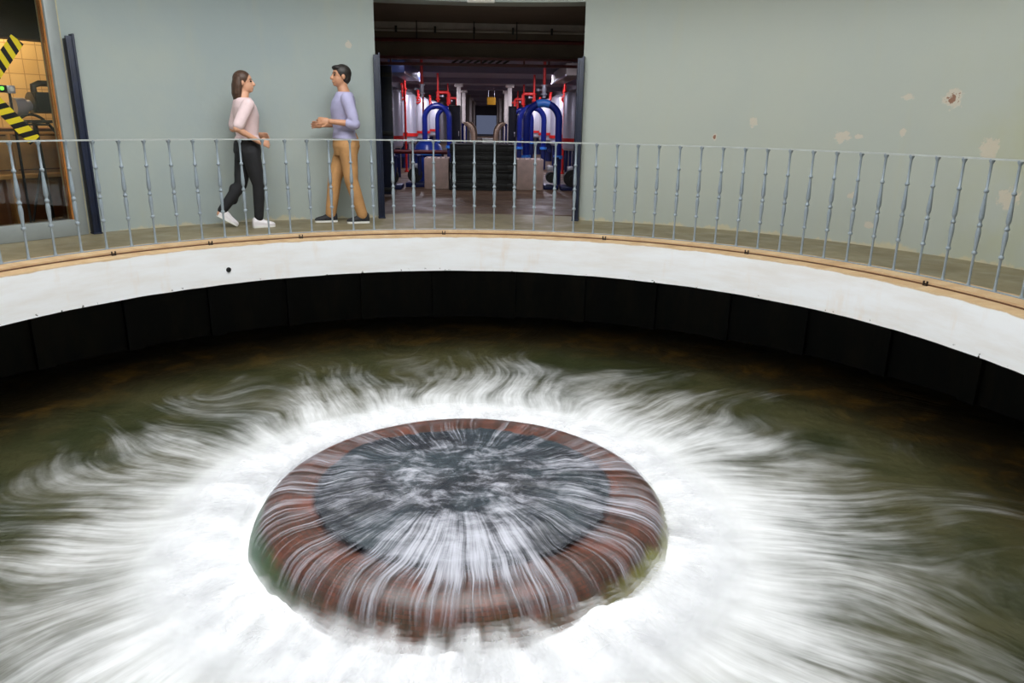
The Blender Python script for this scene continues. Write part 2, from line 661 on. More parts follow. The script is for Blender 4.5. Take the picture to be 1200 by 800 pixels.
# brick well head under the cascade
HEAD = (CX + 0.075, CY - 0.03, 0)
def brick_material():
    t = NT('wet_red_brick')
    p = t.pos()
    x, y, z = t.sep(p)
    r = t.math('SQRT', t.add(t.mul(x, x), t.mul(y, y)))
    a = t.math('ARCTAN2', x, y)
    bk = t.node('ShaderNodeTexBrick')
    t.put(bk.inputs['Vector'], t.comb(t.mul(a, 7.0), t.mul(t.sub(r, t.mul(z, .8)), 10.0), 0.0))
    t.put(bk.inputs['Color1'], S(104, 62, 50))
    t.put(bk.inputs['Color2'], S(80, 48, 40))
    t.put(bk.inputs['Mortar'], S(70, 54, 48))
    bk.inputs['Scale'].default_value = 1.0
    bk.inputs['Mortar Size'].default_value = 0.035
    bk.inputs['Mortar Smooth'].default_value = 0.6
    c = bk.outputs[0]
    st = t.noise(t.comb(t.mul(t.math('DIVIDE', x, r), 26), t.mul(t.math('DIVIDE', y, r), 26), t.mul(r, 2.0)), 1, 5, 0.65)
    c = t.mixc(t.smooth(st, 0.38, 0.66, 0, 0.8), c, S(54, 38, 30))
    c = t.mixc(t.smooth(t.noise(p, 5, 4), 0.48, 0.72, 0, 0.6), c, S(132, 72, 54))
    # moss on the lower edge, thicker at the two sides
    sid = t.smooth(t.math('ABSOLUTE', t.math('DIVIDE', x, r)), 0.45, 0.95)
    moss = t.mul(t.smooth(t.add(r, t.madd(t.noise(p, 6, 4), 0.12, -0.06)), 1.09, 1.15), t.madd(sid, 0.85, 0.12))
    c = t.mixc(moss, c, t.mixc(t.smooth(x, -0.3, 0.5), S(52, 92, 58), S(128, 128, 52)))
    return t.done(t.bsdf(c, 0.35, 0, 0.45, t.bump(t.add(bk.outputs['Fac'], st), -0.35, 0.01)))


DPROF = [(0.78, -1.7), (0.78, -0.945), (0.81, -0.922), (0.85, -0.912), (0.91, -0.907), (0.98, -0.909), (1.04, -0.924), (1.09, -0.952), (1.13, -0.998), (1.165, -1.058), (1.19, -1.13), (1.20, -1.25), (1.21, -1.7)]
bm = BM(); lathe(bm, DPROF, 160, close=False)
bmesh.ops.subdivide_edges(bm, edges=[], cuts=0)
for v in bm.verts:
    a = math.atan2(v.co.x, v.co.y)
    k = 1 + 0.010 * (float(fbm(math.sin(a) * 4, math.cos(a) * 4, v.co.z * 2, 3, 5)) - 0.5)
    v.co.x *= k; v.co.y *= k
head = obj('well_head', bm, brick_material(), loc=HEAD)
tag(head, 'round red brick well head with green moss standing in the foaming basin', 'fountain')


def cascade_z(r, ux, uy):
    pr_ = np.array(DPROF[3:12])
    zr = np.interp(r, pr_[:, 0], pr_[:, 1])
    bul = np.clip(1 - (r / 0.9) ** 2, 0, 1)
    lump = fbm(ux * r * 6, uy * r * 6, r * 0, 4, 41) - 0.5
    st = fbm(ux * 12, uy * 12, r * 1.5, 4, 51) - 0.5
    inner = np.clip((1.0 - r) / 0.25, 0, 1)
    front = 0.5 - 0.5 * uy
    return zr + 0.010 + 0.016 * front + 0.05 * bul + inner * 0.05 * lump + 0.022 * (st + .2) * np.clip(r / .5, 0, 1)


def cascade_material():
    t = NT('cascading_water')
    p, x, y, z, r, ux, uy = polar_nodes(t, 0.0)
    wv = t.noise(p, 3.0, 0.5, 0.5)
    rot = t.node('ShaderNodeVectorRotate', rotation_type='Z_AXIS')
    t.put(rot.inputs['Vector'], t.comb(ux, uy, 0.0))
    t.put(rot.inputs['Angle'], t.mul(t.sub(wv, 0.5), 0.10))
    vx, vy, _ = t.sep(rot.outputs[0])
    def sv(A, B): return t.comb(t.mul(vx, A), t.mul(vy, A), t.mul(r, B))
    n1 = t.noise(sv(7, 1.0), 1, 3, 0.5)
    n2 = t.noise(sv(26, 1.5), 1, 4, 0.6)
    n4 = t.noise(sv(75, 2.6), 1, 4, 0.6)
    sw = t.noise(p, 6.0, 8, 0.7, 0.35)
    sw2 = t.noise(t.comb(x, t.mul(y, 2.2), z), 4.5, 6, 0.7, 0.5)
    front = t.smooth(uy, 0.1, -0.9)
    ctr = t.smooth(t.math('ABSOLUTE', t.add(x, -0.03)), 0.52, 0.12)
    backw = t.smooth(uy, 0.55, 0.9)
    # pool: dark glassy water with white streaks painted for foam and glints
    k = t.smooth(r, 0.25, 0.7)
    pw = t.add(t.mul(t.sub(sw, 0.5), t.lin(k, 0, 1, 2.2, 0.7)), t.mul(t.sub(sw2, 0.5), t.lin(k, 0, 1, 2.0, 0.8)))
    pw = t.add(pw, t.add(t.mul(t.sub(n2, 0.5), t.mul(k, 1.2)), t.mul(t.sub(n4, 0.5), t.mul(k, 1.2))))
    pw = t.add(pw, t.mul(t.sub(n1, 0.5), t.mul(k, 1.2)))
    fr = t.mul(t.mul(front, ctr), t.smooth(r, 0.36, 0.74))
    pw = t.add(t.add(pw, 0.16), t.mul(fr, 0.42))
    pw = t.sub(pw, t.mul(t.smooth(uy, 0.3, 0.9), t.mul(k, 0.14)))
    pw = t.smooth(pw, -0.05, 0.95)
    dark = t.mixc(t.smooth(t.noise(p, 2.4, 4), 0.4, 0.62), S(27, 31, 41), S(44, 55, 63))
    pool_d = t.bsdf(dark, 0.22, 0, 0.5, t.bump(t.add(sw, t.mul(n2, .6)), 0.6, 0.03))
    white = t.diffuse(S(208, 208, 220), t.bump(n2, 0.3, 0.02))
    pool = t.mixs(t.mul(pw, 0.82), pool_d, white)
    # sheet falling over the brick: clear between the white threads
    a = t.add(t.mul(t.sub(n2, 0.5), 1.3), t.mul(t.sub(n4, 0.5), 1.3))
    a = t.add(a, t.mul(t.sub(n1, 0.5), 1.4))
    lip = t.mul(t.mul(front, ctr), t.smooth(r, 1.06, 0.9))
    a = t.add(t.add(a, 0.23), t.mul(lip, 0.36))
    a = t.add(a, t.mul(backw, -0.2))
    a = t.mul(t.smooth(a, 0.0, 1.0), 0.8)
    a = t.mul(a, t.smooth(r, 1.185, 1.10))
    sheet = t.mixs(a, t.transp(), white)
    edge = t.smooth(t.add(t.add(r, t.mul(t.smooth(uy, 0.5, 0.95), 0.055)), t.madd(n1, 0.10, -0.05)), 0.85, 0.81)
    return t.done(t.mixs(edge, sheet, pool))


casc = polar_mesh('cascading_water', np.concatenate([[0], np.linspace(0.02, 1.18, 115)]), 560, cascade_z, cascade_material(), HEAD)
tag(casc, 'silvery water welling up and pouring over the red brick well head', 'water', kind='stuff')


def spray_material():
    t = NT('foam_spray')
    p, x, y, z, r, ux, uy = polar_nodes(t, 0.6)
    n1 = t.noise(t.comb(t.mul(ux, 16), t.mul(uy, 16), t.mul(r, 2.2)), 1, 4, 0.6)
    n3 = t.noise(p, 5.5, 5, 0.6)
    h = t.smooth(z, Z_WATER + 0.02, Z_WATER + 0.16)
    prof = t.mul(t.smooth(r, 1.11, 1.25), t.smooth(r, 1.75, 1.25))
    a = t.add(t.mul(t.sub(n1, 0.5), 1.3), t.mul(t.sub(n3, 0.5), 1.2))
    a = t.add(t.add(a, 0.72), t.mul(h, -0.55))
    a = t.mul(t.smooth(a, 0.0, 1.0), t.mul(prof, 0.66))
    return t.done(t.mixs(a, t.transp(), t.diffuse(S(244, 244, 247))))


M_spray = spray_material()
spv, spf = [], []
RSP = np.linspace(1.0, 2.05, 60)
for L in range(5):
    th = np.linspace(0, 2 * PI, 360, endpoint=False)
    Rg, T = np.meshgrid(RSP, th, indexing='ij')
    ux, uy = np.sin(T), np.cos(T)
    hump = np.exp(-((Rg - 1.30) / 0.34) ** 2)
    Z = Z_WATER + 0.02 + hump * (0.03 + 0.026 * L) + 0.07 * hump * (fbm(ux * Rg * 5, uy * Rg * 5, Rg * 0 + L * .4, 4, 61) - .5)
    base = len(spv)
    spv += np.stack([Rg * ux, Rg * uy, Z], -1).reshape(-1, 3).tolist()
    for i in range(len(RSP) - 1):
        for j in range(360):
            k = (j + 1) % 360
            spf.append((base + i * 360 + j, base + i * 360 + k, base + (i + 1) * 360 + k, base + (i + 1) * 360 + j))
me = bpy.data.meshes.new('foam_spray')
me.from_pydata(spv, [], spf)
me.polygons.foreach_set('use_smooth', [True] * len(me.polygons))
spray = link('foam_spray', me, M_spray, None, WELL)
tag(spray, 'white foam and spray boiling up round the foot of the brick well head', 'foam', kind='stuff')

# ------------------------------------------------------------------ railing
M_rail = mat('grey_blue_paint', S(136, 147, 156), 0.42, var=0.10, scale=14)
M_railtop = mat('pale_worn_rail_paint', S(168, 172, 170), 0.4, var=0.08, scale=14)
A0R, DAR = math.degrees(0.08659416), math.degrees(0.05296123)
rail = thing('railing', 'long curved grey metal railing of turned balusters round the well', 'railing', WELL)
arc0, arc1 = A0R - 42.5 * DAR, A0R + 42.5 * DAR
bm = BM(); ring_solid(bm, R_RAIL - .017, R_RAIL + .017, arc0, arc1, 0.893, 0.905, 220)
obj('handrail', bm, M_railtop, rail)
bm = BM(); ring_solid(bm, R_RAIL - .016, R_RAIL + .016, arc0, arc1, 0.003, 0.010, 220)
obj('foot_rail', bm, M_rail, rail)
H = 0.886
bp = [(0.0, .0), (.016, .0), (.016, .006), (.0125, .012), (.0095, .02), (.009, .12), (.0095, .225), (.0165, .228), (.019, .238), (.0165, .248), (.011, .252), (.013, .30), (.0175, .36), (.0175, .385), (.014, .41), (.0105, .42),
      (.0165, .424), (.0185, .433), (.0165, .442), (.011, .447), (.011, .468), (.015, .474), (.0178, .49), (.0175, .52), (.014, .58), (.0105, .645), (.010, .66), (.0155, .664), (.0175, .673), (.0155, .682), (.0095, .687), (.009, .80), (.010, .858), (.0155, .868), (.019, .876), (.019, .893), (0, .893)]
bm = BM(); lathe(bm, [(r, z + .008 if z > 0 else .008) for r, z in bp], 12, close=False)
b0 = obj('baluster', bm, M_rail, rail, angle=50)
first = True
for i in range(-42, 43):
    a = R_(A0R + i * DAR)
    o = b0 if first else b0.copy()
    if not first:
        COL.objects.link(o)
    o.parent = rail
    o.location = (R_RAIL * math.sin(a), R_RAIL * math.cos(a), 0.0)
    o.rotation_euler = (0, 0, -a)
    first = False

# clips along the kerb
M_clip = mat('dark_rusty_clip', S(44, 36, 32), 0.5, 0.4, var=.25)
M_step_shade = mat('brown_step_shade', S(96, 62, 36), 0.6)
clips = [(-53.3, 'dark metal clip on the tan kerb left of the two people'), (-40.5, 'dark metal clip on the kerb below the walking woman'),
         (-27.6, 'dark metal clip on the kerb just left of the walking man'), (-5.8, 'dark metal clip on the kerb in front of the doorway'),
         (19.5, 'dark metal clip on the kerb just right of the doorway'), (41.2, 'second dark metal clip on the kerb right of the doorway'), (65.8, 'rightmost dark metal clip on the kerb, far right of the doorway')]
bm = BM(); tube(bm, [(3.738 * math.sin(R_(-75 + .75 * i)), 3.738 * math.cos(R_(-75 + .75 * i)), -.0145) for i in range(214)], .0055, 8)
step_line = obj('step_shade_line', bm, M_step_shade, loc=WELL)  # dark tube added to draw the shadow line of the step
tag(step_line, 'thin brown line added as the shadow along the step of the tan kerb', 'step_shade_line')
for i, (a, lb) in enumerate(clips):
    root = thing('kerb_clip', lb, 'clip', pol(3.722, a, -0.021), -R_(a), 'clips along the kerb')
    bm = BM(); box(bm, -.018, .018, -.013, .004, 0, .006, .001); box(bm, -.018, -.010, -.013, .003, .005, .036, .002); box(bm, .010, .018, -.013, .003, .005, .036, .002)
    obj('bracket', bm, M_clip, root)
    bm = BM(); tube(bm, [(0, -.018, .016), (0, -.006, .016)], .006, 8)
    obj('bolt', bm, M_clip, root)

# pipe mouth in the white beam
M_black = mat('black_iron', S(22, 22, 22), 0.5, var=.2)
root = thing('drain_pipe', 'small black drain pipe mouth in the white beam at left', 'pipe', pol(R_FASCIA, -39.04, -0.238), R_(39.04))
bm = BM(); tube(bm, [(0, .05, 0), (0, -.012, 0)], .017, 16)
obj('pipe_body', bm, M_black, root)
bm = BM(); tube(bm, [(0, .002, 0), (0, -.006, 0)], [.024, .021], 16)
obj('flange', bm, M_pit, root)

# ------------------------------------------------------------------ pump hall beyond the doorway
DX, DY = -0.4164, 8.8360
TAU = 0.036


def hp(s, t, z=0.0):
    return Vector((DX + s * math.cos(TAU) - t * math.sin(TAU), DY + s * math.sin(TAU) + t * math.cos(TAU), z))


def hall_obj(name, bm, m, **k):
    return obj(name, bm, m, None, hp(0, 0), TAU, **k)


M_hwall = mat('hall_plaster', S(128, 124, 132), 0.7, var=.06, scale=3)
M_hceil = mat('hall_ceiling_paint', S(150, 145, 160), 0.7, var=.05, scale=3)
M_hfloor = floor_material('hall_floor', S(100, 78, 58), S(78, 60, 46), 1.0)
M_vest = mat('dull_brown_plaster', S(112, 100, 88), 0.8, var=.08, scale=3)
M_dkred = mat('dark_red_steel', S(92, 20, 22), 0.45, var=.2)
M_red = mat('bright_red_paint', S(214, 40, 34), 0.35, var=.12)
M_navy = mat('navy_steel', S(19, 28, 52), 0.45, var=.2)
M_blue = mat('blue_pipe_paint', S(16, 34, 118), 0.3, var=.15)
M_lblue = mat('light_blue_paint', S(60, 128, 214), 0.35, var=.1)
M_steel = mat('brushed_steel', S(206, 206, 216), 0.32, 0.45, var=.06, scale=4)
M_conc = mat('pale_concrete', S(180, 172, 166), 0.8, var=.08)
M_pink = mat('pale_pink_concrete', S(206, 180, 172), 0.8, var=.1, bump=.1)
M_blk = mat('black_plastic', S(24, 25, 26), 0.5, var=.25)
M_dkblue = mat('dark_blue_machine_paint', S(22, 34, 88), 0.4, var=.2)
M_yel = mat('yellow_sign_paint', S(206, 150, 30), 0.5)
M_white = mat('white_card', S(232, 230, 226), 0.6, var=.03)
M_beige = mat('beige_hose', S(214, 186, 158), 0.5)

HC = 2.15      # hall ceiling
T0, T1 = 2.66, 52.0
bm = BM(); box(bm, -3.2, 3.2, .30, T1 + .3, -.2, -.002)
struct(hall_obj('floor_hall', bm, M_hfloor))
# vestibule: ceiling and sides between the round room and the hall frame
bm = BM(); box(bm, -2.2, 2.2, .30, T0, 2.42, 2.55)
struct(hall_obj('ceiling_vestibule', bm, M_vest))
for sgn, nm in ((-1, 'wall_vestibule_left'), (1, 'wall_vestibule_right')):
    bm = BM(); box(bm, *sorted((sgn * 1.9, sgn * 2.2)), .30, T0, 0, 2.43)
    struct(hall_obj(nm, bm, M_vest))
bm = BM(); box(bm, -2.75, -1.62, T0, T0 + .16, 0, 2.6); box(bm, 1.62, 2.75, T0, T0 + .16, 0, 2.6); box(bm, -1.62, 1.62, T0, T0 + .16, 1.965, 2.6)
struct(hall_obj('wall_partition', bm, M_vest))
bm = BM(); box(bm, -1.9, 1.9, T0 - .12, T0 + .01, 2.34, 2.43)
struct(hall_obj('trim_vestibule', bm, M_conc))
# hall shell
for sgn, nm in ((-1, 'wall_hall_left'), (1, 'wall_hall_right')):
    bm = BM(); box(bm, *sorted((sgn * 2.45, sgn * 2.75)), T0 + .1, T1 + .2, 0, 2.3)
    struct(hall_obj(nm, bm, M_hwall))
bm = BM(); box(bm, -2.75, 2.75, T0 + .1, T1 + .2, HC, HC + .2)
struct(hall_obj('ceiling_hall', bm, M_hceil))
k = 0
t_ = 7.2
while t_ < 44:
    bm = BM(); box(bm, -2.45, 2.45, t_, t_ + .22, HC - .13, HC + .02)
    struct(hall_obj('trim_beam', bm, M_hceil))
    t_ += 4.4
bm = BM(); box(bm, -2.75, 2.75, T1, T1 + .3, 0, 2.3); box(bm, -2.45, 2.45, T1 - .6, T1 + .05, 1.47, HC + .01)
struct(hall_obj('wall_hall_end', bm, M_hwall))
bm = BM(); box(bm, -.78, .78, T1 - .03, T1 + .02, .05, 1.46)
for sx in (-.4, 0, .4): box(bm, sx - .02, sx + .02, T1 - .05, T1 - .02, .05, 1.46)
o = hall_obj('glow_panel_hall', bm, emis('added_pale_blue_glow', (0.46, 0.54, 0.85), 0.20))  # glowing panel added to make the end wall look bluish and lit
struct(o)
for i, tt in enumerate((13.2, 17.7, 23.0, 28.2, 33.4, 38.0)):
    for sgn in (-1, 1):
        bm = BM(); box(bm, sgn * .72 - .06, sgn * .72 + .06, tt, tt + .14, 0, HC + .01, .01)
        box(bm, sgn * .72 - .12, sgn * .72 + .12, tt - .03, tt + .17, HC - .16, HC + .005, .01)
        struct(hall_obj('trim_column', bm, M_conc))

# steel gate frame with diagonal hatching across the way in
g = thing('gate_frame', 'dark red steel gate frame with slanted bracing spanning the hall entrance', 'gate', hp(0, T0 - .10), TAU)
bm = BM(); box(bm, -1.56, 1.56, -.03, .03, 1.845, 1.885); obj('lower_beam', bm, M_dkred, g)
bm = BM(); box(bm, -1.56, 1.56, -.03, .03, 1.93, 1.965); obj('upper_beam', bm, M_dkred, g)
for sx in (-1.53, 1.53):
    bm = BM(); box(bm, sx - .03, sx + .03, -.03, .03, 0, 1.965); obj('post', bm, M_dkred, g)
for i in range(8):
    x = -.42 + i * .105
    bm = BM(); tube(bm, [(x, 0, 1.885), (x + .09, 0, 1.935)], .014, 8); obj('brace', bm, M_blk, g)
for sx in (-1.3, .62, .98, 0.0):
    bm = BM(); box(bm, sx - .012, sx + .012, -.02, .02, 1.88, 1.935); obj('strut', bm, M_dkred, g)

# red pipe under the vestibule ceiling, on hangers
g = thing('overhead_pipe', 'dark red pipe running crosswise high under the dark vestibule ceiling', 'pipe', hp(0, T0 - .32), TAU)
bm = BM(); tube(bm, [(-1.9, 0, 2.165), (1.9, 0, 2.165)], .026, 14); obj('pipe_run', bm, M_dkred, g)
for sx in (-.9, -.1, .5):
    bm = BM(); tube(bm, [(sx, 0, 2.19), (sx, 0, 2.42)], .008, 8); obj('hanger', bm, M_blk, g)
g = thing('overhead_pipe', 'thin grey conduit high above the dark red pipe in the doorway', 'pipe', hp(0, T0 - .20), TAU)
bm = BM(); tube(bm, [(-1.9, 0, 2.30), (1.9, 0, 2.30)], .014, 10); obj('pipe_run', bm, M_conc, g)
for sx in (-1.2, -.65, -.1, .45, 1.0):
    bm = BM(); box(bm, sx - .015, sx + .015, -.02, .02, 2.27, 2.36); obj('saddle', bm, M_blk, g)

# small light fitting on the lintel
lp = pol(R_WALL, -.7, 2.375)
g = thing('emergency_light', 'small pale light fitting on the lintel over the doorway', 'lamp', lp, R_(.7))
bm = BM(); box(bm, -.15, .15, -.05, 0, -.045, .045, .008); obj('housing', bm, M_white, g)
bm = BM(); box(bm, -.135, .135, -.058, -.048, -.036, .03, .004); obj('diffuser', bm, mat('frosted_plastic', S(226, 222, 212), .4), g)

# navy guide rails beside the two openings
def guide(lb, a, w=.075, h=1.79):
    g = thing('guide_rail', lb, 'post', pol(R_WALL - .05, a), -R_(a), 'navy posts beside the openings')
    bm = BM(); box(bm, -w / 2, -w / 2 + .018, -.045, .045, 0, h - .04, .003); box(bm, w / 2 - .018, w / 2, -.045, .045, 0, h, .003); box(bm, -w / 2, w / 2, -.035, -.012, 0, h - .02, .003)
    obj('channel', bm, M_navy, g)
    bm = BM(); box(bm, -w / 2 - .004, w / 2 + .004, -.05, .048, 0, .014, .002); obj('foot_plate', bm, M_navy, g)
guide('navy steel post on the left edge of the doorway', -14.05, .07)
guide('navy steel post on the right edge of the doorway', 12.35, .07)
guide('navy steel post beside the glazed opening at far left', -48.5, .072)

# dark folding gate leaves just inside the hall
def leaf(lb, s):
    g = thing('folding_gate', lb, 'gate', hp(s, T0 - .28), TAU, 'dark gate leaves')
    bm = BM(); box(bm, -.10, .10, -.03, .03, .03, 1.82, .004)
    obj('panel', bm, M_navy, g)
    for z in (.1, .9, 1.7):
        bm = BM(); box(bm, -.105, .105, -.045, -.028, z - .03, z + .03, .003); obj('strap', bm, M_blk, g)
leaf('dark navy gate leaf folded at the left side of the hall entrance', -1.37)
leaf('dark navy gate leaf folded at the right side of the hall entrance', 1.47)


# steel pressure tanks along both walls
def make_tank():
    r = thing('filter_tank', 'steel filter tank', 'tank')
    bm = BM(); lathe(bm, [(0, .55), (.26, .56), (.29, .60), (.29, 1.56), (.27, 1.63), (.18, 1.69), (.06, 1.71), (0, 1.71)], 32, close=False)
    obj('shell', bm, M_steel, r)
    bm = BM(); lathe(bm, [(0, .72), (.315, .72), (.315, .79), (0, .79)], 32, close=False); obj('flange', bm, M_red, r)
    bm = BM(); tube(bm, [(0, 0, 0), (0, 0, .56)], .09, 16); tube(bm, [(0, 0, .3), (0, -.32, .3)], .05, 12); obj('support', bm, M_dkblue, r)
    for sx in (-.2, .2):
        bm = BM(); box(bm, sx - .03, sx + .03, -.03, .03, 0, .6, .004); obj('leg', bm, M_dkblue, r)
    bm = BM(); tube(bm, [(0, -.02, 1.70), (0, -.02, 1.80), (0, -.10, 1.85), (0, -.26, 1.85)], .035, 12); obj('outlet_pipe', bm, M_red, r)
    v = BM(); tor = []
    for k in range(25):
        a = 2 * PI * k / 24
        tor.append((.075 * math.cos(a), -.33, 1.60 + .075 * math.sin(a)))
    tube(v, tor, .018, 8, False); tube(v, [(-.07, -.33, 1.6), (.07, -.33, 1.6)], .01, 8); tube(v, [(0, -.33, 1.6), (0, -.26, 1.6), (0, -.26, 1.85)], .022, 8)
    obj('hand_wheel', v, M_red, r)
    return r

tk = make_tank()
tanks = [(-1.84, 6.2, 'nearest steel tank of the left row with a red hand wheel on top'), (-1.84, 9.2, 'second steel tank of the left row, behind the nearest one'), (-1.84, 13.1, 'third steel tank of the left row, just left of the blue arch'),
         (-1.84, 17.5, 'farthest steel tank of the left row, beyond the left blue arch'),
         (1.86, 6.2, 'nearest steel tank of the right row beside the doorway edge'), (1.86, 9.2, 'second steel tank of the right row, behind the nearest'), (1.86, 13.1, 'third steel tank of the right row, behind the big blue arch'), (1.86, 17.5, 'farthest steel tank of the right row, deep in the hall')]
for i, (s, t_, lb) in enumerate(tanks):
    if i == 0:
        tk.location = hp(s, t_); tk.rotation_euler = (0, 0, TAU); tk['label'] = lb; tk['group'] = 'steel filter tanks'
    else:
        dup(tk, hp(s, t_), TAU, lb, 'steel filter tanks')


# thin red drop pipes between the tanks
def drop(lb, s, t_, zb=.6):
    g = thing('drop_pipe', lb, 'pipe', hp(s, t_), TAU, 'red drop pipes')
    bm = BM(); tube(bm, [(0, 0, 0), (0, 0, HC)], .024, 12); obj('pipe_run', bm, M_red, g)
    for z in (.0, .8, 1.7):
        bm = BM(); lathe(bm, [(0, z), (.045, z), (.045, z + .03), (0, z + .03)], 14, close=False); obj('collar', bm, M_red, g)
drop('thin red upright pipe between the two nearest left tanks', -1.66, 7.75)
drop('thin red upright pipe between the two nearest right tanks', 1.74, 7.75)
drop('thin red upright pipe behind the second left tank', -1.56, 11.2)

# blue inverted U pipes
def make_arch():
    r = thing('arch_pipe', 'blue arched pipe', 'pipe')
    pts = [(-.285, 0, .50), (-.285, 0, 1.10)] + [(-.285 * math.cos(PI * k / 16), 0, 1.12 + .285 * math.sin(PI * k / 16)) for k in range(17)] + [(.285, 0, 1.10), (.285, 0, .50)]
    bm = BM(); tube(bm, pts, .062, 18); obj('pipe_run', bm, M_blue, r)
    cp = [(-.285 * math.cos(PI * k / 16), 0, 1.12 + .285 * math.sin(PI * k / 16)) for k in range(6, 11)]
    bm = BM(); tube(bm, cp, .070, 18); obj('crown_clamp', bm, M_lblue, r)  # lighter blue puts the lit look of the clamp into its colour
    for sx in (-.285, .285):
        bm = BM(); lathe(bm, [(0, .46), (.085, .46), (.085, .52), (0, .52)], 20, cx=sx, close=False); obj('flange', bm, M_lblue, r)
        bm = BM(); tube(bm, [(sx, 0, 0), (sx, 0, .47)], .058, 16); obj('leg', bm, M_dkblue, r)
    return r

ar = make_arch()
arches = [(1.07, 4.75, 'largest and nearest blue arched pipe right of the pallets'), (1.13, 9.2, 'second blue arched pipe, framed inside the nearest right arch'), (-1.08, 9.2, 'blue arched pipe left of the pallets above the blue dome'),
          (1.10, 13.7, 'third blue arched pipe on the right, behind two others'), (-1.08, 13.7, 'blue arched pipe just behind the left arch'), (1.10, 18.2, 'farthest blue arched pipe on the right')]
for i, (s, t_, lb) in enumerate(arches):
    if i == 0:
        ar.location = hp(s, t_); ar.rotation_euler = (0, 0, TAU); ar['label'] = lb; ar['group'] = 'blue arched pipes'
    else:
        d = dup(ar, hp(s, t_), TAU, lb, 'blue arched pipes')
        for ch in d.children:
            if ch.name.startswith('crown'):
                ch.data = ch.data.copy(); ch.data.materials[0] = M_blue


# red risers with a valve and an elbow above each arch
def riser(lb, s, t_, side, straight=False):
    g = thing('riser_pipe', lb, 'pipe', hp(s, t_ - .0, 1.49), TAU, 'red riser pipes over the arches')
    top = HC - 1.49
    bm = BM(); tube(bm, [(0, 0, .20), (0, 0, top)], .026, 12); obj('upper_pipe', bm, M_red, g)
    bm = BM(); lathe(bm, [(0, .0), (.030, .0), (.030, .05), (.055, .05), (.055, .07), (.034, .08), (.040, .14), (.034, .19), (.055, .20), (.055, .22), (0, .22)], 16, close=False); obj('valve_body', bm, M_steel if straight else M_red, g)
    bm = BM(); tube(bm, [(0, 0, .13), (side * .10, -.03, .13)], .012, 8); ball(bm, (side * .11, -.03, .13), .03, u=12, v=8); obj('handle', bm, M_steel, g)
    if not straight:
        pts = [(0, 0, .21), (side * .20, 0, .21)] + [(side * (.20 + .06 * math.sin(PI / 2 * k / 5)), 0, .21 - .06 * (1 - math.cos(PI / 2 * k / 5))) for k in range(1, 6)] + [(side * .26, 0, -.04)]
        bm = BM(); tube(bm, pts, .036, 14); obj('elbow_pipe', bm, M_red, g)
    return g
riser('red riser with a silver valve above the nearest right arch', 1.08, 4.75, -1, True)
riser('red riser with an elbow above the second right arch', 1.17, 9.2, -1)
riser('red riser with an elbow above the left blue arch', -1.05, 9.2, 1)
riser('red elbowed riser above the third right arch', 1.14, 13.7, -1)
riser('small red elbowed riser behind the left arch', -1.05, 13.7, 1)
riser('farthest red riser on the right of the hall', 1.14, 18.2, -1)
riser('tall red riser from the ceiling down behind the left blue dome', -1.09, 5.3, -1, True)

# blue domed vessel behind a dark red pipe, left
g = thing('domed_vessel', 'blue domed vessel behind the dark red pipe at left', 'tank', hp(-.96, 4.9), TAU)
bm = BM(); lathe(bm, [(0, .0), (.25, .0), (.25, .52), (.265, .53), (.265, .56), (.25, .58), (.23, .65), (.17, .72), (.08, .755), (0, .765)], 32, close=False); obj('shell', bm, mat('vessel_blue_lit', S(40, 70, 170), .3), g)  # vessel blue lightened in the colour to look lit
bm = BM(); lathe(bm, [(0, .50), (.285, .50), (.285, .545), (0, .545)], 32, close=False); obj('flange', bm, M_lblue, g)
g = thing('header_pipe', 'dark red horizontal pipe in front of the blue dome', 'pipe', hp(-1.1, 4.45), TAU)
bm = BM(); tube(bm, [(-.75, 0, .56), (.50, 0, .56)], .036, 14); obj('pipe_run', bm, M_dkred, g)
for sx in (-.6, -.1, .42):
    bm = BM(); box(bm, sx - .02, sx + .02, -.02, .02, 0, .53); obj('stand', bm, M_navy, g)

# concrete pedestals
def ped(lb, s, w, t_=3.62):
    g = thing('pedestal', lb, 'plinth', hp(s, t_), TAU, 'concrete pedestals')
    bm = BM(); box(bm, -w / 2, w / 2, 0, .5, 0, .50, .012)
    obj('block', bm, M_pink, g)
    bm = BM()
    for k in range(5): lathe(bm, [(0, .495), (.018, .495), (.018, .515), (0, .515)], 10, cx=-w / 2 + .05 + k * (w - .1) / 4, cy=.04, close=False)
    obj('bolt_row', bm, M_conc, g)
ped('pale pink concrete block left of the black pallets', -.735, .40)
ped('dull pink concrete block right of the black pallets', .80, .44)

# black pallets
def make_pallet():
    r = thing('pallet', 'black pallet', 'pallet')
    bm = BM()
    for k in range(5):
        box(bm, -.53, .53, k * .19, k * .19 + .13, .118, .145, .004)
    obj('deck', bm, M_blk, r)
    for k in range(3):
        bm = BM(); box(bm, -.53 + k * .47, -.41 + k * .47, 0, .89, .024, .118, .006); obj('runner', bm, M_blk, r)
    bm = BM(); box(bm, -.53, .53, .0, .10, 0, .024, .003); box(bm, -.53, .53, .79, .89, 0, .024, .003); box(bm, -.53, .53, .4, .5, 0, .024, .003)
    obj('base_board', bm, M_blk, r)
    bm = BM(); box(bm, -.525, .525, .004, .03, .02, .12, .004); obj('skirt', bm, M_blk, r)
    return r
pl = make_pallet()
for i, nm in enumerate(('bottom black pallet of the stack on the hall floor', 'second black pallet from the floor in the stack', 'middle black pallet of the stack', 'second black pallet from the top of the stack', 'topmost black pallet of the stack with a white box on it')):
    loc = hp(.02 + (-.012, .01, -.006, .014, 0)[i], 3.5 + (.0, .012, -.008, .01, .0)[i], i * .146)
    if i == 0:
        pl.location = loc; pl.rotation_euler = (0, 0, TAU); pl['label'] = nm; pl['group'] = 'stack of black pallets'
    else:
        dup(pl, loc, TAU, nm, 'stack of black pallets')
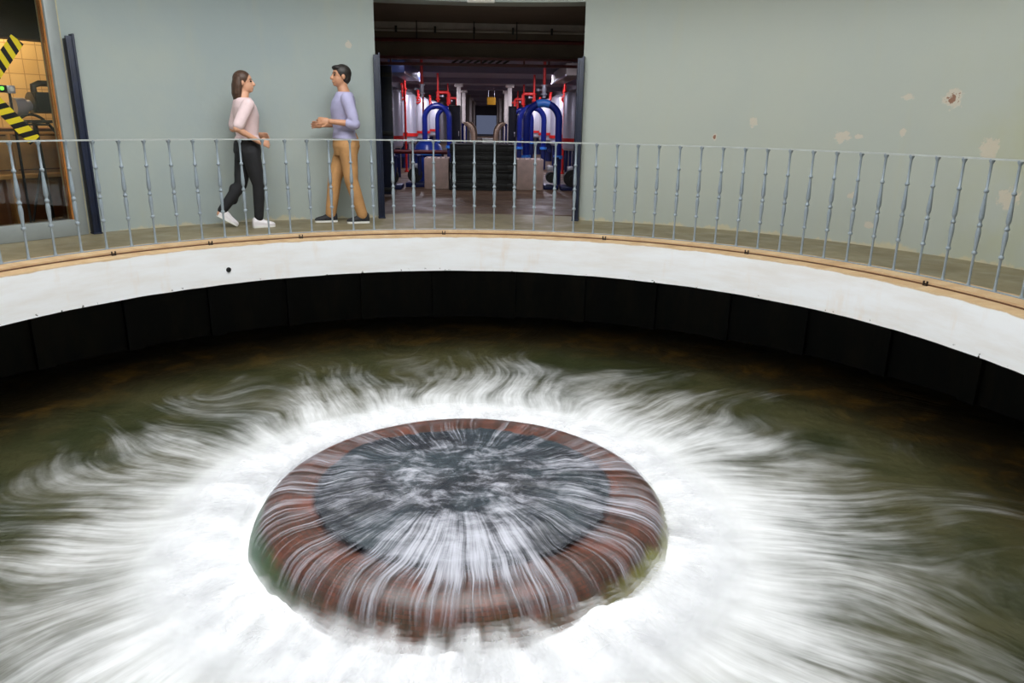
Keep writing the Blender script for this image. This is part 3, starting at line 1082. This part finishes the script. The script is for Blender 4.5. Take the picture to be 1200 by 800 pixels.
g = thing('box', 'small white box on top of the black pallet stack', 'box', hp(.10, 4.1, .73), TAU)
bm = BM(); box(bm, -.085, .085, 0, .12, 0, .075, .003); obj('carton', bm, M_white, g)
bm = BM(); box(bm, -.09, .09, -.004, .124, .06, .08, .003); obj('lid', bm, M_white, g)

# black pumps beside the right pedestal and inside the left gate
def pump(lb, s, t_, sc):
    g = thing('pump', lb, 'pump', hp(s, t_), TAU, 'dark pumps on the hall floor')
    bm = BM(); box(bm, -.2 * sc, .2 * sc, -.1, .32, 0, .07, .006); obj('base', bm, M_dkblue, g)
    bm = BM(); tube(bm, [(0, -.06, .2), (0, .30, .2)], .12 * sc, 20); obj('motor', bm, M_blk, g)
    bm = BM(); tube(bm, [(0, -.12, .2), (0, -.06, .2)], [.15 * sc, .155 * sc], 24); tube(bm, [(0, -.15, .2), (0, -.12, .2)], .05, 14); obj('volute', bm, M_blk, g)
    bm = BM(); tube(bm, [(.1 * sc, -.09, .2), (.1 * sc, -.09, .52)], .035, 12); lathe(bm, [(0, .5), (.06, .5), (.06, .53), (0, .53)], 14, cx=.1 * sc, cy=-.09, close=False); obj('outlet', bm, M_dkblue, g)
    bm = BM(); box(bm, -.06, .06, .06, .18, .30, .38, .005); obj('terminal_box', bm, M_steel, g)
pump('black pump just right of the right pedestal', 1.17, 3.9, .6)
pump('black pump at the right edge of the hall entrance', 1.50, 3.75, .9)
pump('black pump beside the left gate leaf', -1.50, 3.6, 1.0)
pump('dark pump between the left gate leaf and the pink block', -1.12, 4.05, .8)

# black cabinets deep in the aisle
for s, w, lb in ((-.76, .30, 'tall black cabinet in front of the left columns'), (.74, .20, 'tall black cabinet in front of the right columns')):
    g = thing('control_cabinet', lb, 'cabinet', hp(s, 11.2), TAU, 'black cabinets along the aisle')
    bm = BM(); box(bm, -w / 2, w / 2, 0, .4, .05, 1.46, .008); obj('body', bm, M_blk, g)
    bm = BM(); box(bm, -w / 2 + .01, w / 2 - .01, -.012, .002, .09, 1.42, .004); o = obj('door', bm, M_navy, g)
    bm = BM(); box(bm, w / 2 - .05, w / 2 - .03, -.03, -.01, .7, .82, .003); obj('handle', bm, M_steel, o)
    bm = BM(); box(bm, -w / 2 - .005, w / 2 + .005, 0, .4, 0, .05); obj('plinth', bm, M_conc, g)

# beige hoses curving over the aisle equipment
n = 0
for sgn, sd in ((-1, 'left'), (1, 'right')):
    for i, (tt, od) in enumerate(((15.5, 'nearest'), (19.0, 'second'), (23.5, 'farthest'))):
        g = thing('hose', f'{od} curved beige hose over a blue pump on the {sd} of the aisle', 'hose', hp(sgn * .46, tt), TAU, 'beige hoses along the aisle')
        pts = [(sgn * (.22 - .30 * math.sin(PI / 2 * k / 10)), 0, .55 + .45 * math.cos(PI / 2 * k / 10)) for k in range(11)] + [(-sgn * .08, 0, .03)]
        bm = BM(); tube(bm, pts, .045, 12); obj('hose_run', bm, M_beige, g)
        bm = BM(); lathe(bm, [(0, 0), (.08, 0), (.08, .05), (0, .05)], 14, cx=-sgn * .08, close=False); obj('coupling', bm, M_blk, g)
        bm = BM(); tube(bm, [(sgn * .25, 0, .0), (sgn * .25, 0, .92), (sgn * .22, 0, 1.0)], .06, 12); obj('standpipe', bm, M_blue, g)

# ducts under the hall ceiling on both sides
def duct(lb, s, m, t0, t1):
    g = thing('duct', lb, 'duct', hp(s, t0), TAU, 'ceiling ducts of the hall')
    bm = BM(); box(bm, -.14, .14, 0, t1 - t0, 1.86, 2.06, .01); obj('trunk', bm, m, g)
    bm = BM(); box(bm, .135 if s < 0 else -.155, .155 if s < 0 else -.135, -.02, t1 - t0 + .02, 1.845, 1.88, .003); obj('edge_strip', bm, M_steel, g)
    for k in range(3):
        bm = BM(); box(bm, -.012, .012, .3 + k * (t1 - t0 - .6) / 2, .33 + k * (t1 - t0 - .6) / 2, 2.06, HC); obj('hanger', bm, M_steel, g)
duct('blue grey duct under the ceiling above the left tanks', -1.46, mat('blue_grey_metal', S(66, 84, 140), .4, .2), 4.6, 7.6)
duct('grey duct under the ceiling above the right tanks', 1.58, M_conc, 4.6, 7.6)
# pipe runs above the tanks
for s, sd in ((-2.28, 'left'), (2.28, 'right')):
    for k, (z, m) in enumerate(((1.80, M_red), (1.74, M_steel), (1.68, M_red))):
        nmz = ('upper red', 'middle steel', 'lower red')[k]
        g = thing('service_pipe', f'{nmz} pipe running along the {sd} wall above the tanks', 'pipe', hp(s - .05 * k * (1 if s > 0 else -1), 3.2), TAU, 'service pipes along the hall walls')
        bm = BM(); tube(bm, [(0, 0, z), (0, 20, z)], .022, 10); obj('pipe_run', bm, m, g)
        for q in range(4):
            bm = BM(); tube(bm, [(0, 1.3 + q * 4, z - .02), (0, 1.36 + q * 4, z - .02)], .03, 10); obj('joint', bm, M_steel, g)

# yellow sign under the ceiling
g = thing('hanging_sign', 'small yellow sign hanging under the hall ceiling', 'sign', hp(.22, 17.2), TAU)
bm = BM(); box(bm, -.14, .14, -.006, .006, 1.60, 1.84, .002); obj('plate', bm, M_yel, g)
for sx in (-.1, .1):
    bm = BM(); tube(bm, [(sx, 0, 1.84), (sx, 0, HC)], .005, 6); obj('hanger', bm, M_steel, g)

# fluorescent fittings of the hall
M_tube = emis('fluorescent_tube', (0.86, 0.84, 1.0), 25.0)
def hall_lamp(lb, s, t_, w):
    g = thing('ceiling_light', lb, 'lamp', hp(s, t_, HC), TAU, 'fluorescent fittings of the hall')
    bm = BM(); box(bm, -.07, .07, 0, .9, -.03, 0, .004); obj('housing', bm, M_white, g)
    bm = BM(); tube(bm, [(0, .05, -.045), (0, .85, -.045)], .012, 10); obj('tube', bm, M_tube, g)
    ld = bpy.data.lights.new('ceiling_light_lamp', 'AREA')
    ld.shape = 'RECTANGLE'; ld.size = .12; ld.size_y = .85; ld.energy = w; ld.color = (.88, .85, 1.0)
    lo = bpy.data.objects.new('lamp', ld); COL.objects.link(lo); lo.parent = g; lo.location = (0, .45, -.075)
for tt, dp in ((3.0, 'just inside the hall entrance'), (7.45, 'behind the first ceiling beam'), (11.85, 'behind the second ceiling beam'), (16.25, 'behind the third ceiling beam'), (25.05, 'behind the fifth ceiling beam'), (33.85, 'added behind the seventh ceiling beam to light the far end'), (42.65, 'added behind the ninth ceiling beam to light the far end')):  # two farthest pairs are unseen, added to brighten the end of the hall
    for sx, sd in ((-1.2, 'left'), (1.2, 'right')):
        hall_lamp(f'fluorescent fitting on the {sd} {dp}', sx, tt, HALL_W * (.4 if tt < 4 else 1))

# ------------------------------------------------------------------ glazed opening and tiled room at far left
WA = -58.0
WO = pol(4.913, WA)
WROT = -R_(WA)


def wobj(name, bm, m, **k):
    return obj(name, bm, m, None, WO, WROT, **k)


M_frame = mat('grey_aluminium_frame', S(150, 156, 156), 0.4, 0.2, var=.06, scale=3)
M_cream = mat('cream_jamb_paint', S(196, 188, 150), 0.6, var=.12)
M_wood = mat('orange_wood_strip', S(176, 112, 52), 0.5, var=.2)


def tile_material():
    t = NT('cream_wall_tiles')
    p = t.pos()
    x, y, z = t.sep(p)
    bk = t.node('ShaderNodeTexBrick')
    bk.offset = 0.0
    t.put(bk.inputs['Vector'], t.comb(t.mul(x, 1), z, 0.0))
    t.put(bk.inputs['Color1'], S(214, 182, 124)); t.put(bk.inputs['Color2'], S(204, 170, 112)); t.put(bk.inputs['Mortar'], S(160, 128, 80))
    bk.inputs['Scale'].default_value = 1.0
    bk.inputs['Mortar Size'].default_value = 0.004
    bk.inputs['Brick Width'].default_value = 0.15
    bk.inputs['Row Height'].default_value = 0.15
    return t.done(t.bsdf(bk.outputs[0], 0.35, 0, 0.4))


def glass_material():
    t = NT('window_glass')
    g = t.node('ShaderNodeBsdfGlossy')
    t.put(g.inputs[0], (0.9, 0.95, 0.95, 1))
    g.inputs['Roughness'].default_value = 0.02
    fr = t.node('ShaderNodeFresnel')
    fr.inputs[0].default_value = 1.45
    tr = t.transp()
    return t.done(t.mixs(t.mul(fr.outputs[0], 1.0), tr, g.outputs[0]))


bm = BM()
box(bm, .645, .750, -.05, .05, 0, 2.40, .006)
box(bm, -.765, -.645, -.05, .05, 0, 2.40, .006)
box(bm, -.645, .645, -.05, .05, 0.0, .15, .006)
box(bm, -.645, .645, -.05, .05, 2.32, 2.40, .006)
win = wobj('window_1', bm, M_frame)
struct(win)
bm = BM(); box(bm, .634, .647, -.02, .045, .15, 2.32); obj('inner_strip', bm, M_wood, win)
bm = BM(); box(bm, -.63, .63, -.004, .004, .15, 2.32); obj('pane', bm, glass_material(), win)
bm = BM(); box(bm, .752, .779, -.01, .30, 0, 2.40); struct(wobj('trim_3', bm, M_cream))
# room
bm = BM(); box(bm, -2.2, 2.6, 1.6, 1.8, 0, 3.0); struct(wobj('wall_tiled', bm, tile_material()))
bm = BM(); box(bm, -2.4, -2.2, .30, 1.8, 0, 3.0); struct(wobj('wall_tiled_left', bm, M_vest))
bm = BM(); box(bm, 2.6, 2.8, .38, 1.8, 0, 3.0); struct(wobj('wall_tiled_right', bm, M_vest))
bm = BM(); box(bm, -2.4, 2.8, .34, 1.8, 2.6, 2.8); box(bm, -2.2, 2.6, .75, .98, 1.78, 2.62); struct(wobj('ceiling_tiled', bm, mat('dark_beam_paint', S(58, 50, 40), .8)))
bm = BM(); box(bm, -2.4, 2.8, .32, 1.8, -.2, -.003); struct(wobj('floor_tiled', bm, M_hfloor))
bm = BM(); box(bm, -2.4, -.7, .28, .40, 0, 3.0); box(bm, .84, 2.8, .34, .42, 0, 3.0); box(bm, -.9, .9, .30, .42, 2.40, 3.0); struct(wobj('wall_tiled_front', bm, M_vest))

M_cab = mat('honey_wood_panel', S(196, 152, 92), 0.45, var=.12, scale=5)
M_cabd = mat('dark_brown_wood', S(104, 66, 36), 0.5, var=.2, scale=5)
g = thing('low_cupboard', 'honey coloured wooden cupboard behind the glazed opening', 'cupboard', WO + Matrix.Rotation(WROT, 3, 'Z') @ Vector((1.0, 1.12, 0)), WROT)
bm = BM(); box(bm, -1.4, .9, .02, .46, .50, .93, .006); obj('body', bm, M_cab, g)
bm = BM(); box(bm, -1.42, .92, -.02, .47, .925, .955, .004); obj('top', bm, M_cabd, g)
for k, x in enumerate((-1.38, -.82, -.26, .30)):
    bm = BM(); box(bm, x, x + .53, 0, .022, .53, .90, .006); o = obj('door', bm, M_cab, g)
    bm = BM(); box(bm, x + .02, x + .51, -.004, .002, .88, .892); box(bm, x + .02, x + .51, -.004, .002, .54, .552); obj('moulding', bm, M_cabd, o)
bm = BM(); box(bm, -1.42, .92, -.03, .46, .46, .505, .004); obj('ledge', bm, M_cab, g)
bm = BM(); box(bm, -1.36, .86, .10, .44, 0, .465, .004); obj('plinth', bm, M_cabd, g)
for x in (-1.38, -.3, .84):
    bm = BM(); box(bm, x - .03, x + .03, .0, .12, 0, .47, .004); obj('post', bm, M_cab, g)

# motor on a stand
M_mach = mat('grey_machine_paint', S(96, 92, 84), 0.4, .3, var=.2)
g = thing('motor_unit', 'grey motor with hoses on a black stand behind the glazed opening', 'machine', WO + Matrix.Rotation(WROT, 3, 'Z') @ Vector((.86, .80, 0)), WROT)
bm = BM(); box(bm, -.24, .24, -.13, .13, 0, .03, .004); obj('base', bm, M_blk, g)
bm = BM(); tube(bm, [(0, 0, .03), (-.03, 0, 1.02)], .022, 12); obj('post', bm, M_blk, g)
bm = BM(); tube(bm, [(-.2, 0, .03), (-.03, 0, .62)], .012, 8); obj('brace', bm, M_blk, g)
bm = BM(); box(bm, -.12, .10, -.09, .09, 1.01, 1.04, .004); lathe(bm, [(0, .985), (.09, .985), (.10, 1.0), (0, 1.01)], 20, close=False); obj('saddle', bm, M_mach, g)
bm = BM(); tube(bm, [(-.04, 0, 1.20), (.20, 0, 1.20)], .10, 22); tube(bm, [(.20, 0, 1.20), (.235, 0, 1.20)], [.10, .06], 22); obj('motor_body', bm, M_mach, g)
bm = BM(); tube(bm, [(-.20, 0, 1.16), (-.10, 0, 1.16)], .085, 22); tube(bm, [(-.10, 0, 1.16), (-.04, 0, 1.18)], .05, 16); obj('gear_case', bm, M_steel, g)
bm = BM(); box(bm, -.03, .13, -.11, -.07, 1.12, 1.30, .006); obj('cover_plate', bm, M_blk, g)
bm = BM(); tube(bm, [(.02, .02, 1.30), (.02, .02, 1.36), (.08, .02, 1.385), (.20, .02, 1.385), (.24, .02, 1.37)], .03, 14); obj('air_pipe', bm, M_mach, g)
bm = BM(); tube(bm, [(-.22 + .022 * k, -.02, 1.04 - .0018 * (k - 7) ** 2 + .05) for k in range(23)], .014, 10); obj('hose', bm, M_blk, g)
# its lower tangle of hose
bm = BM(); tube(bm, [(-.17 + .06 * math.cos(2 * PI * k / 20), -.05, .965 + .06 * math.sin(2 * PI * k / 20)) for k in range(21)], .012, 8); obj('hose_coil', bm, M_blk, g)

g = thing('control_box', 'small control box with a lit green lamp beside the motor', 'control box', WO + Matrix.Rotation(WROT, 3, 'Z') @ Vector((.53, .52, 0)), WROT)
bm = BM(); tube(bm, [(0, .03, 0), (0, .03, 1.28)], .012, 10); lathe(bm, [(0, 0), (.10, 0), (.10, .015), (0, .015)], 18, cy=.03, close=False); obj('stand', bm, M_blk, g)
bm = BM(); box(bm, -.025, .045, 0, .06, 1.275, 1.345, .006); obj('meter', bm, M_steel, g)
bm = BM(); tube(bm, [(.01, .0, 1.312), (.01, -.006, 1.312)], .022, 18); obj('dial', bm, M_white, g)
bm = BM(); box(bm, -.14, -.028, 0, .06, 1.28, 1.345, .006); obj('lamp_housing', bm, M_blk, g)
bm = BM(); ball(bm, (-.072, -.002, 1.316), .016); obj('green_lamp', bm, emis('green_lamp', (0.15, 1.0, 0.05), 2.5), g)


# hazard tape crossed on the glass
def tape_material():
    t = NT('hazard_stripes')
    x, y, z = t.sep(t.pos())
    s = t.math('FRACT', t.math('DIVIDE', t.add(x, t.mul(z, -0.45)), 0.098))
    c = t.mixc(t.math('GREATER_THAN', s, 0.52), S(206, 186, 36), S(24, 24, 24))
    return t.done(t.bsdf(c, 0.45, 0, 0.3))


M_tape = tape_material()
for i, (ang, lb, L) in enumerate(((51.5, 'yellow and black hazard tape rising to the right across the glass at far left', .54), (-50.5, 'yellow and black hazard tape falling to the right across the glass at far left', .54))):
    bm = BM()
    box(bm, -.5, L, -.0015 - .0016 * i, .0015 - .0016 * i, -.057, .057)
    o = obj('hazard_tape', bm, M_tape)
    o.matrix_world = Matrix.Translation(WO) @ Matrix.Rotation(WROT, 4, 'Z') @ Matrix.Translation((.07, -.0075, 1.285)) @ Matrix.Rotation(-R_(ang), 4, 'Y')
    tag(o, lb, 'tape', 'hazard tape on the glass')

# warm lamp of the tiled room
g = thing('ceiling_light', 'warm ceiling light of the tiled room behind the glass', 'lamp', WO + Matrix.Rotation(WROT, 3, 'Z') @ Vector((.7, 1.15, 2.58)), WROT)
bm = BM(); lathe(bm, [(0, 0), (.14, 0), (.15, -.03), (.11, -.07), (0, -.08)], 24, close=False); obj('shade', bm, emis('warm_lamp', (1, .78, .45), 3.0), g)
ld = bpy.data.lights.new('warm_lamp', 'AREA'); ld.shape = 'DISK'; ld.size = .25; ld.energy = 42; ld.color = (1, .78, .48)
lo = bpy.data.objects.new('lamp', ld); COL.objects.link(lo); lo.parent = g; lo.location = (0, 0, -.10)


# ------------------------------------------------------------------ the two people
def bake(o, voxel, smooth=3):
    md = o.modifiers.new('r', 'REMESH'); md.mode = 'VOXEL'; md.voxel_size = voxel; md.use_smooth_shade = True
    ms = o.modifiers.new('s', 'SMOOTH'); ms.factor = .5; ms.iterations = smooth
    dg = bpy.context.evaluated_depsgraph_get()
    me = bpy.data.meshes.new_from_object(o.evaluated_get(dg))
    mats = [s for s in o.data.materials]
    o.modifiers.clear()
    o.data = me
    me.materials.clear()
    for q in mats: me.materials.append(q)
    me.polygons.foreach_set('use_smooth', [True] * len(me.polygons))
    return o


def loft(bm, rings, n=28):
    """rings (z, ry, rx, ox, oy)"""
    L = []
    for z, ry, rx, ox, oy in rings:
        L.append([bm.verts.new((ox + rx * math.cos(2 * PI * k / n), oy + ry * math.sin(2 * PI * k / n), z)) for k in range(n)])
    for a, b in zip(L, L[1:]):
        for i in range(n):
            bm.faces.new((a[i], a[(i + 1) % n], b[(i + 1) % n], b[i]))
    bm.faces.new(list(reversed(L[0]))); bm.faces.new(L[-1])


def limb(bm, pts, rs, n=16):
    """tapered limb with a ball at every joint"""
    P = [Vector(p) for p in pts]
    out, rr = [P[0]], [rs[0]]
    for i in range(len(P) - 1):
        for k in range(1, 5):
            f = k / 4
            out.append(P[i].lerp(P[i + 1], f)); rr.append(rs[i] * (1 - f) + rs[i + 1] * f)
    tube(bm, out, rr, n)
    for p, r in zip(P, rs):
        ball(bm, p, r * .99, u=14, v=10)


def person(name, label, base, rotz, h, spec):
    root_bm = BM()
    sk, sp = spec['skin'], spec
    W = sp['width']
    tors = [(.455, .075, .066, .0, 0), (.50, .095, .076, -.004, 0), (.54, .096 * W, .074, -.004, 0), (.60, sp['waist'], .058, .004, 0), (.66, sp['waist'] * 1.08, .064, .006, 0), (.73, .098 * W, .070, .006, 0), (.78, .104 * W, .064, .0, 0), (.815, .088 * W, .050, -.006, 0), (.838, .045, .038, -.006, 0), (.875, .031, .034, .004, 0)]
    T = [tuple(q * h for q in r) for r in tors]
    loft(root_bm, T)
    # head: skull, jaw, nose, ears, lips
    hy = sp.get('head_turn', 0.0)
    HM = Matrix.Rotation(hy, 3, 'Z')
    hc = Vector((.012, 0, .935)) * h
    def hv(x, y, z): return hc + HM @ (Vector((x, y, z)) * h)
    ball(root_bm, hv(-.006, 0, .012), .055 * h, .046 * h, .053 * h, 24, 16, HM)
    ball(root_bm, hv(.012, 0, -.022), .042 * h, .038 * h, .048 * h, 22, 14, HM)
    ball(root_bm, hv(.036, 0, -.050), .016 * h, .017 * h, .014 * h, 14, 10, HM)
    tube(root_bm, [hv(.046, 0, .008), hv(.062, 0, -.016)], [.006 * h, .0095 * h], 10); ball(root_bm, hv(.060, 0, -.016), .0095 * h, u=12, v=8)
    ball(root_bm, hv(.050, 0, -.036), .007 * h, .014 * h, .006 * h, 12, 8, HM)
    for s in (-1, 1):
        ball(root_bm, hv(-.004, s * .047, -.006), .012 * h, .006 * h, .018 * h, 12, 8, HM)
    tube(root_bm, [Vector((-.006, 0, .83)) * h, hv(-.004, 0, -.03)], [.033 * h, .032 * h], 18)
    # legs
    for hip, knee, ank in sp['legs']:
        limb(root_bm, [Vector(hip) * h, Vector(knee) * h, Vector(ank) * h], [.056 * h, .034 * h, .021 * h], 18)
        k, a = Vector(knee), Vector(ank)
        c = k.lerp(a, .33)
        ball(root_bm, c * h, .026 * h, .026 * h, .06 * h, 16, 10)
        ball(root_bm, Vector((ank[0] + .01, ank[1], ank[2] - .012)) * h, .03 * h, .022 * h, .02 * h)
    # arms and hands
    for sh, el, wr, fdir, up in sp['arms']:
        S_, E_, W_ = Vector(sh) * h, Vector(el) * h, Vector(wr) * h
        limb(root_bm, [S_, E_, W_], [.031 * h, .023 * h, .0155 * h], 14)
        f = Vector(fdir).normalized(); u_ = Vector(up).normalized()
        side = f.cross(u_).normalized(); u_ = side.cross(f).normalized()
        HMx = Matrix((f, side, u_)).transposed()
        pc = W_ + f * .030 * h
        ball(root_bm, pc, .032 * h, .024 * h, .011 * h, 16, 10, HMx)
        for k, (o_, ln) in enumerate(((-.0185, .036), (-.006, .043), (.0065, .040), (.0185, .031))):
            a0 = W_ + f * .050 * h + side * o_ * h
            d1 = (f + side * o_ * 6 - u_ * .25).normalized(); d2 = (f + side * o_ * 4 - u_ * .9).normalized()
            p1 = a0 + d1 * ln * .55 * h; p2 = p1 + d2 * ln * .5 * h
            tube(root_bm, [W_ + f * .03 * h + side * o_ * .8 * h, a0, p1, p2], [.0062 * h, .0060 * h, .0055 * h, .0045 * h], 8)
            ball(root_bm, p2, .0045 * h, u=8, v=6)
        tb = W_ + f * .018 * h - side * .014 * h
        t1 = tb + (f * .7 - side * .8 - u_ * .2).normalized() * .024 * h
        t2 = t1 + (f - side * .15 - u_ * .3).normalized() * .020 * h
        tube(root_bm, [tb, t1, t2], [.0085 * h, .0068 * h, .0052 * h], 8); ball(root_bm, t2, .0052 * h, u=8, v=6)
    root = obj(name, root_bm, sk, None, base, rotz)
    bake(root, .0052, 2)
    tag(root, label, 'person')
    # clothes
    bm = BM()
    g_ = .010 * h
    lo = sp['hem']
    sr = [(lo, .100 * W * h + .012 * h, .084 * h, 0, 0)] + [(z * h, ry * h + g_, rx * h + g_ * 1.1, ox * h, oy) for z, ry, rx, ox, oy in tors if z * h > lo + .01 and z < .83] + [(.838 * h, .056 * h, .050 * h, -.006 * h, 0)]
    loft(bm, sr)
    for sh, el, wr, fd, up in sp['arms']:
        S_, E_, W_ = Vector(sh) * h, Vector(el) * h, Vector(wr) * h
        fr = sp['sleeve']
        if fr <= 1:
            limb(bm, [S_, S_.lerp(E_, fr)], [.041 * h, .036 * h])
        else:
            limb(bm, [S_, E_, E_.lerp(W_, fr - 1)], [.041 * h, .034 * h, .029 * h])
    bake(obj('shirt', bm, sp['shirt'], root), .008, 4)
    bm = BM()
    loft(bm, [(.44 * h, .080 * h, .074 * h, 0, 0), (.50 * h, .106 * h, .088 * h, -.004 * h, 0), (.55 * h, .104 * h, .083 * h, -.003 * h, 0), (.595 * h, sp['waist'] * h + .013 * h, .068 * h, .002 * h, 0)])
    for hip, knee, ank in sp['legs']:
        k, a = Vector(knee), Vector(ank)
        e = k.lerp(a, sp['cuff'])
        limb(bm, [Vector(hip) * h, k * h, e * h], [.064 * h, sp['knee_r'] * h, sp['cuff_r'] * h], 18)
        ball(bm, (k.lerp(a, .33) + Vector((-.001, 0, 0))) * h, .0325 * h, .032 * h, .07 * h, 16, 10)
    bake(obj('trousers', bm, sp['trousers'], root), .008, 4)
    # shoes
    for (hip, knee, ank), pit in zip(sp['legs'], sp['feet_pitch']):
        A = Vector(ank) * h
        bm = BM()
        n = 20
        prof = [(-.042, .020, .000, .050), (-.034, .024, 0, .062), (-.010, .025, 0, .064), (.020, .025, 0, .052), (.050, .028, 0, .038), (.080, .027, 0, .030), (.098, .020, 0, .024), (.106, .008, .004, .016)]
        L = []
        for x, w, z0, z1 in prof:
            ring = []
            for k in range(n):
                a = 2 * PI * k / n
                yy = w * math.cos(a); zz = math.sin(a)
                zc, zr = (z0 + z1) / 2, (z1 - z0) / 2
                pz = zc + zr * (zz if zz > 0 else max(zz * 1.6, -1))
                ring.append(bm.verts.new((x * h, yy * h * (1 if zz < 0 else (1 - .25 * zz)), pz * h)))
            L.append(ring)
        for a_, b_ in zip(L, L[1:]):
            for i in range(n): bm.faces.new((a_[i], a_[(i + 1) % n], b_[(i + 1) % n], b_[i]))
        bm.faces.new(L[0]); bm.faces.new(L[-1])
        mt = Matrix.Translation((A.x, A.y, 0)) if abs(pit) < 1e-3 else Matrix.Translation((A.x + .09 * h, A.y, .008 * h)) @ Matrix.Rotation(pit, 4, 'Y') @ Matrix.Translation((-.09 * h, 0, 0))
        bmesh.ops.translate(bm, verts=bm.verts[:], vec=(0, 0, .006 * h))
        bmesh.ops.transform(bm, matrix=mt, verts=bm.verts[:])
        sh_ = obj('shoe', bm, sp['shoe'], root)
        bm = BM()
        loft_pts = []
        for zz in (0.0, .012 * h):
            loft_pts.append([bm.verts.new((x * h, s * w * 1.08 * h, zz)) for s, seq in ((1, prof), (-1, list(reversed(prof)))) for x, w, _, _ in seq])
        m_ = len(loft_pts[0])
        for i in range(m_): bm.faces.new((loft_pts[0][i], loft_pts[0][(i + 1) % m_], loft_pts[1][(i + 1) % m_], loft_pts[1][i]))
        bm.faces.new(loft_pts[0]); bm.faces.new(loft_pts[1])
        bmesh.ops.transform(bm, matrix=mt, verts=bm.verts[:])
        obj('sole', bm, sp['sole'], sh_)
    # hair
    bm = BM()
    ball(bm, hv(-.014, 0, .018), .058 * h, .052 * h, .055 * h, 26, 18, HM)
    if sp['long_hair']:
        for k in range(9):
            a = R_(-100 + 25 * k)
            x, y = -.030 - .030 * math.cos(a), .046 * math.sin(a)
            tube(bm, [hv(x * .8 , y * .85, .03), hv(x, y, -.02), hv(x - .006, y * 1.08, -.075), hv(x - .004, y * 1.0, -.125)], [.018 * h, .021 * h, .018 * h, .008 * h], 10)
    else:
        ball(bm, hv(-.026, 0, -.008), .040 * h, .046 * h, .045 * h, 20, 14, HM)
        ball(bm, hv(.020, 0, .048), .034 * h, .038 * h, .018 * h, 18, 12, HM)
    bake(obj('hair', bm, sp['hair'], root), .006, 3)
    for s in (-1, 1):
        bm = BM(); ball(bm, hv(.0455, s * .0185, .004), .0065 * h, .0085 * h, .0055 * h, 12, 8, HM); obj('eye', bm, M_eye, root)
        bm = BM(); tube(bm, [hv(.047, s * .010, .0165), hv(.046, s * .020, .0185), hv(.040, s * .029, .0155)], .0026 * h, 8); obj('eyebrow', bm, sp['hair'], root)
    return root


M_eye = mat('dark_eye', S(40, 28, 22), .2)
M_skin = mat('skin', S(214, 160, 130), .5, var=.05)
M_skin2 = mat('tanned_skin', S(196, 142, 110), .5, var=.05)
woman = person('person', 'person with long brown hair, pale pink top and black trousers walking right beside the wall', pol(4.56, -31.4, 0), R_(33), 1.53, dict(
    skin=M_skin, width=.96, waist=.074, hem=.575 * 1.53, sleeve=.85, cuff=.90, knee_r=.042, cuff_r=.030, long_hair=True, head_turn=R_(-25), feet_pitch=(0, R_(32)),
    legs=(((0, -.052, .50), (.040, -.050, .28), (.022, -.048, .045)), ((-.01, .052, .50), (-.055, .050, .28), (-.205, .048, .095))),
    arms=(((-.004, -.118, .795), (-.095, -.150, .645), (.045, -.125, .565), (1, .25, -.25), (0, -1, .4)), ((-.004, .118, .795), (-.050, .150, .64), (.090, .105, .60), (1, -.5, -.05), (0, 1, .4))),
    shirt=mat('pale_pink_cotton', S(232, 206, 208), .8, var=.05), trousers=mat('black_denim', S(28, 28, 32), .8, var=.2), shoe=mat('white_canvas', S(232, 226, 230), .6, var=.04), sole=M_white, hair=mat('brown_hair', S(74, 50, 36), .5, var=.25, scale=40)))
man = person('person', 'person with short dark hair, lavender shirt and tan trousers walking left beside the doorway', pol(4.60, -18.8, 0), PI + R_(20), 1.63, dict(
    skin=M_skin2, width=1.06, waist=.086, hem=.545 * 1.63, sleeve=1.25, cuff=.96, knee_r=.045, cuff_r=.036, long_hair=False, head_turn=R_(12), feet_pitch=(0, 0),
    legs=(((-.005, -.054, .50), (.075, -.052, .285), (.115, -.050, .045)), ((-.005, .054, .50), (-.020, .052, .28), (-.085, .050, .045))),
    arms=(((-.004, .128, .795), (-.045, .155, .64), (.105, .120, .655), (1, -.25, .05), (0, 1, .3)), ((-.004, -.128, .795), (-.020, -.155, .64), (.125, -.110, .63), (1, .25, .05), (0, -1, .3))),
    shirt=mat('lavender_cotton', S(176, 172, 206), .8, var=.06), trousers=mat('tan_cotton', S(190, 142, 92), .8, var=.1), shoe=mat('black_suede', S(34, 34, 38), .7, var=.2), sole=M_white, hair=mat('dark_hair', S(40, 34, 32), .5, var=.25, scale=40)))
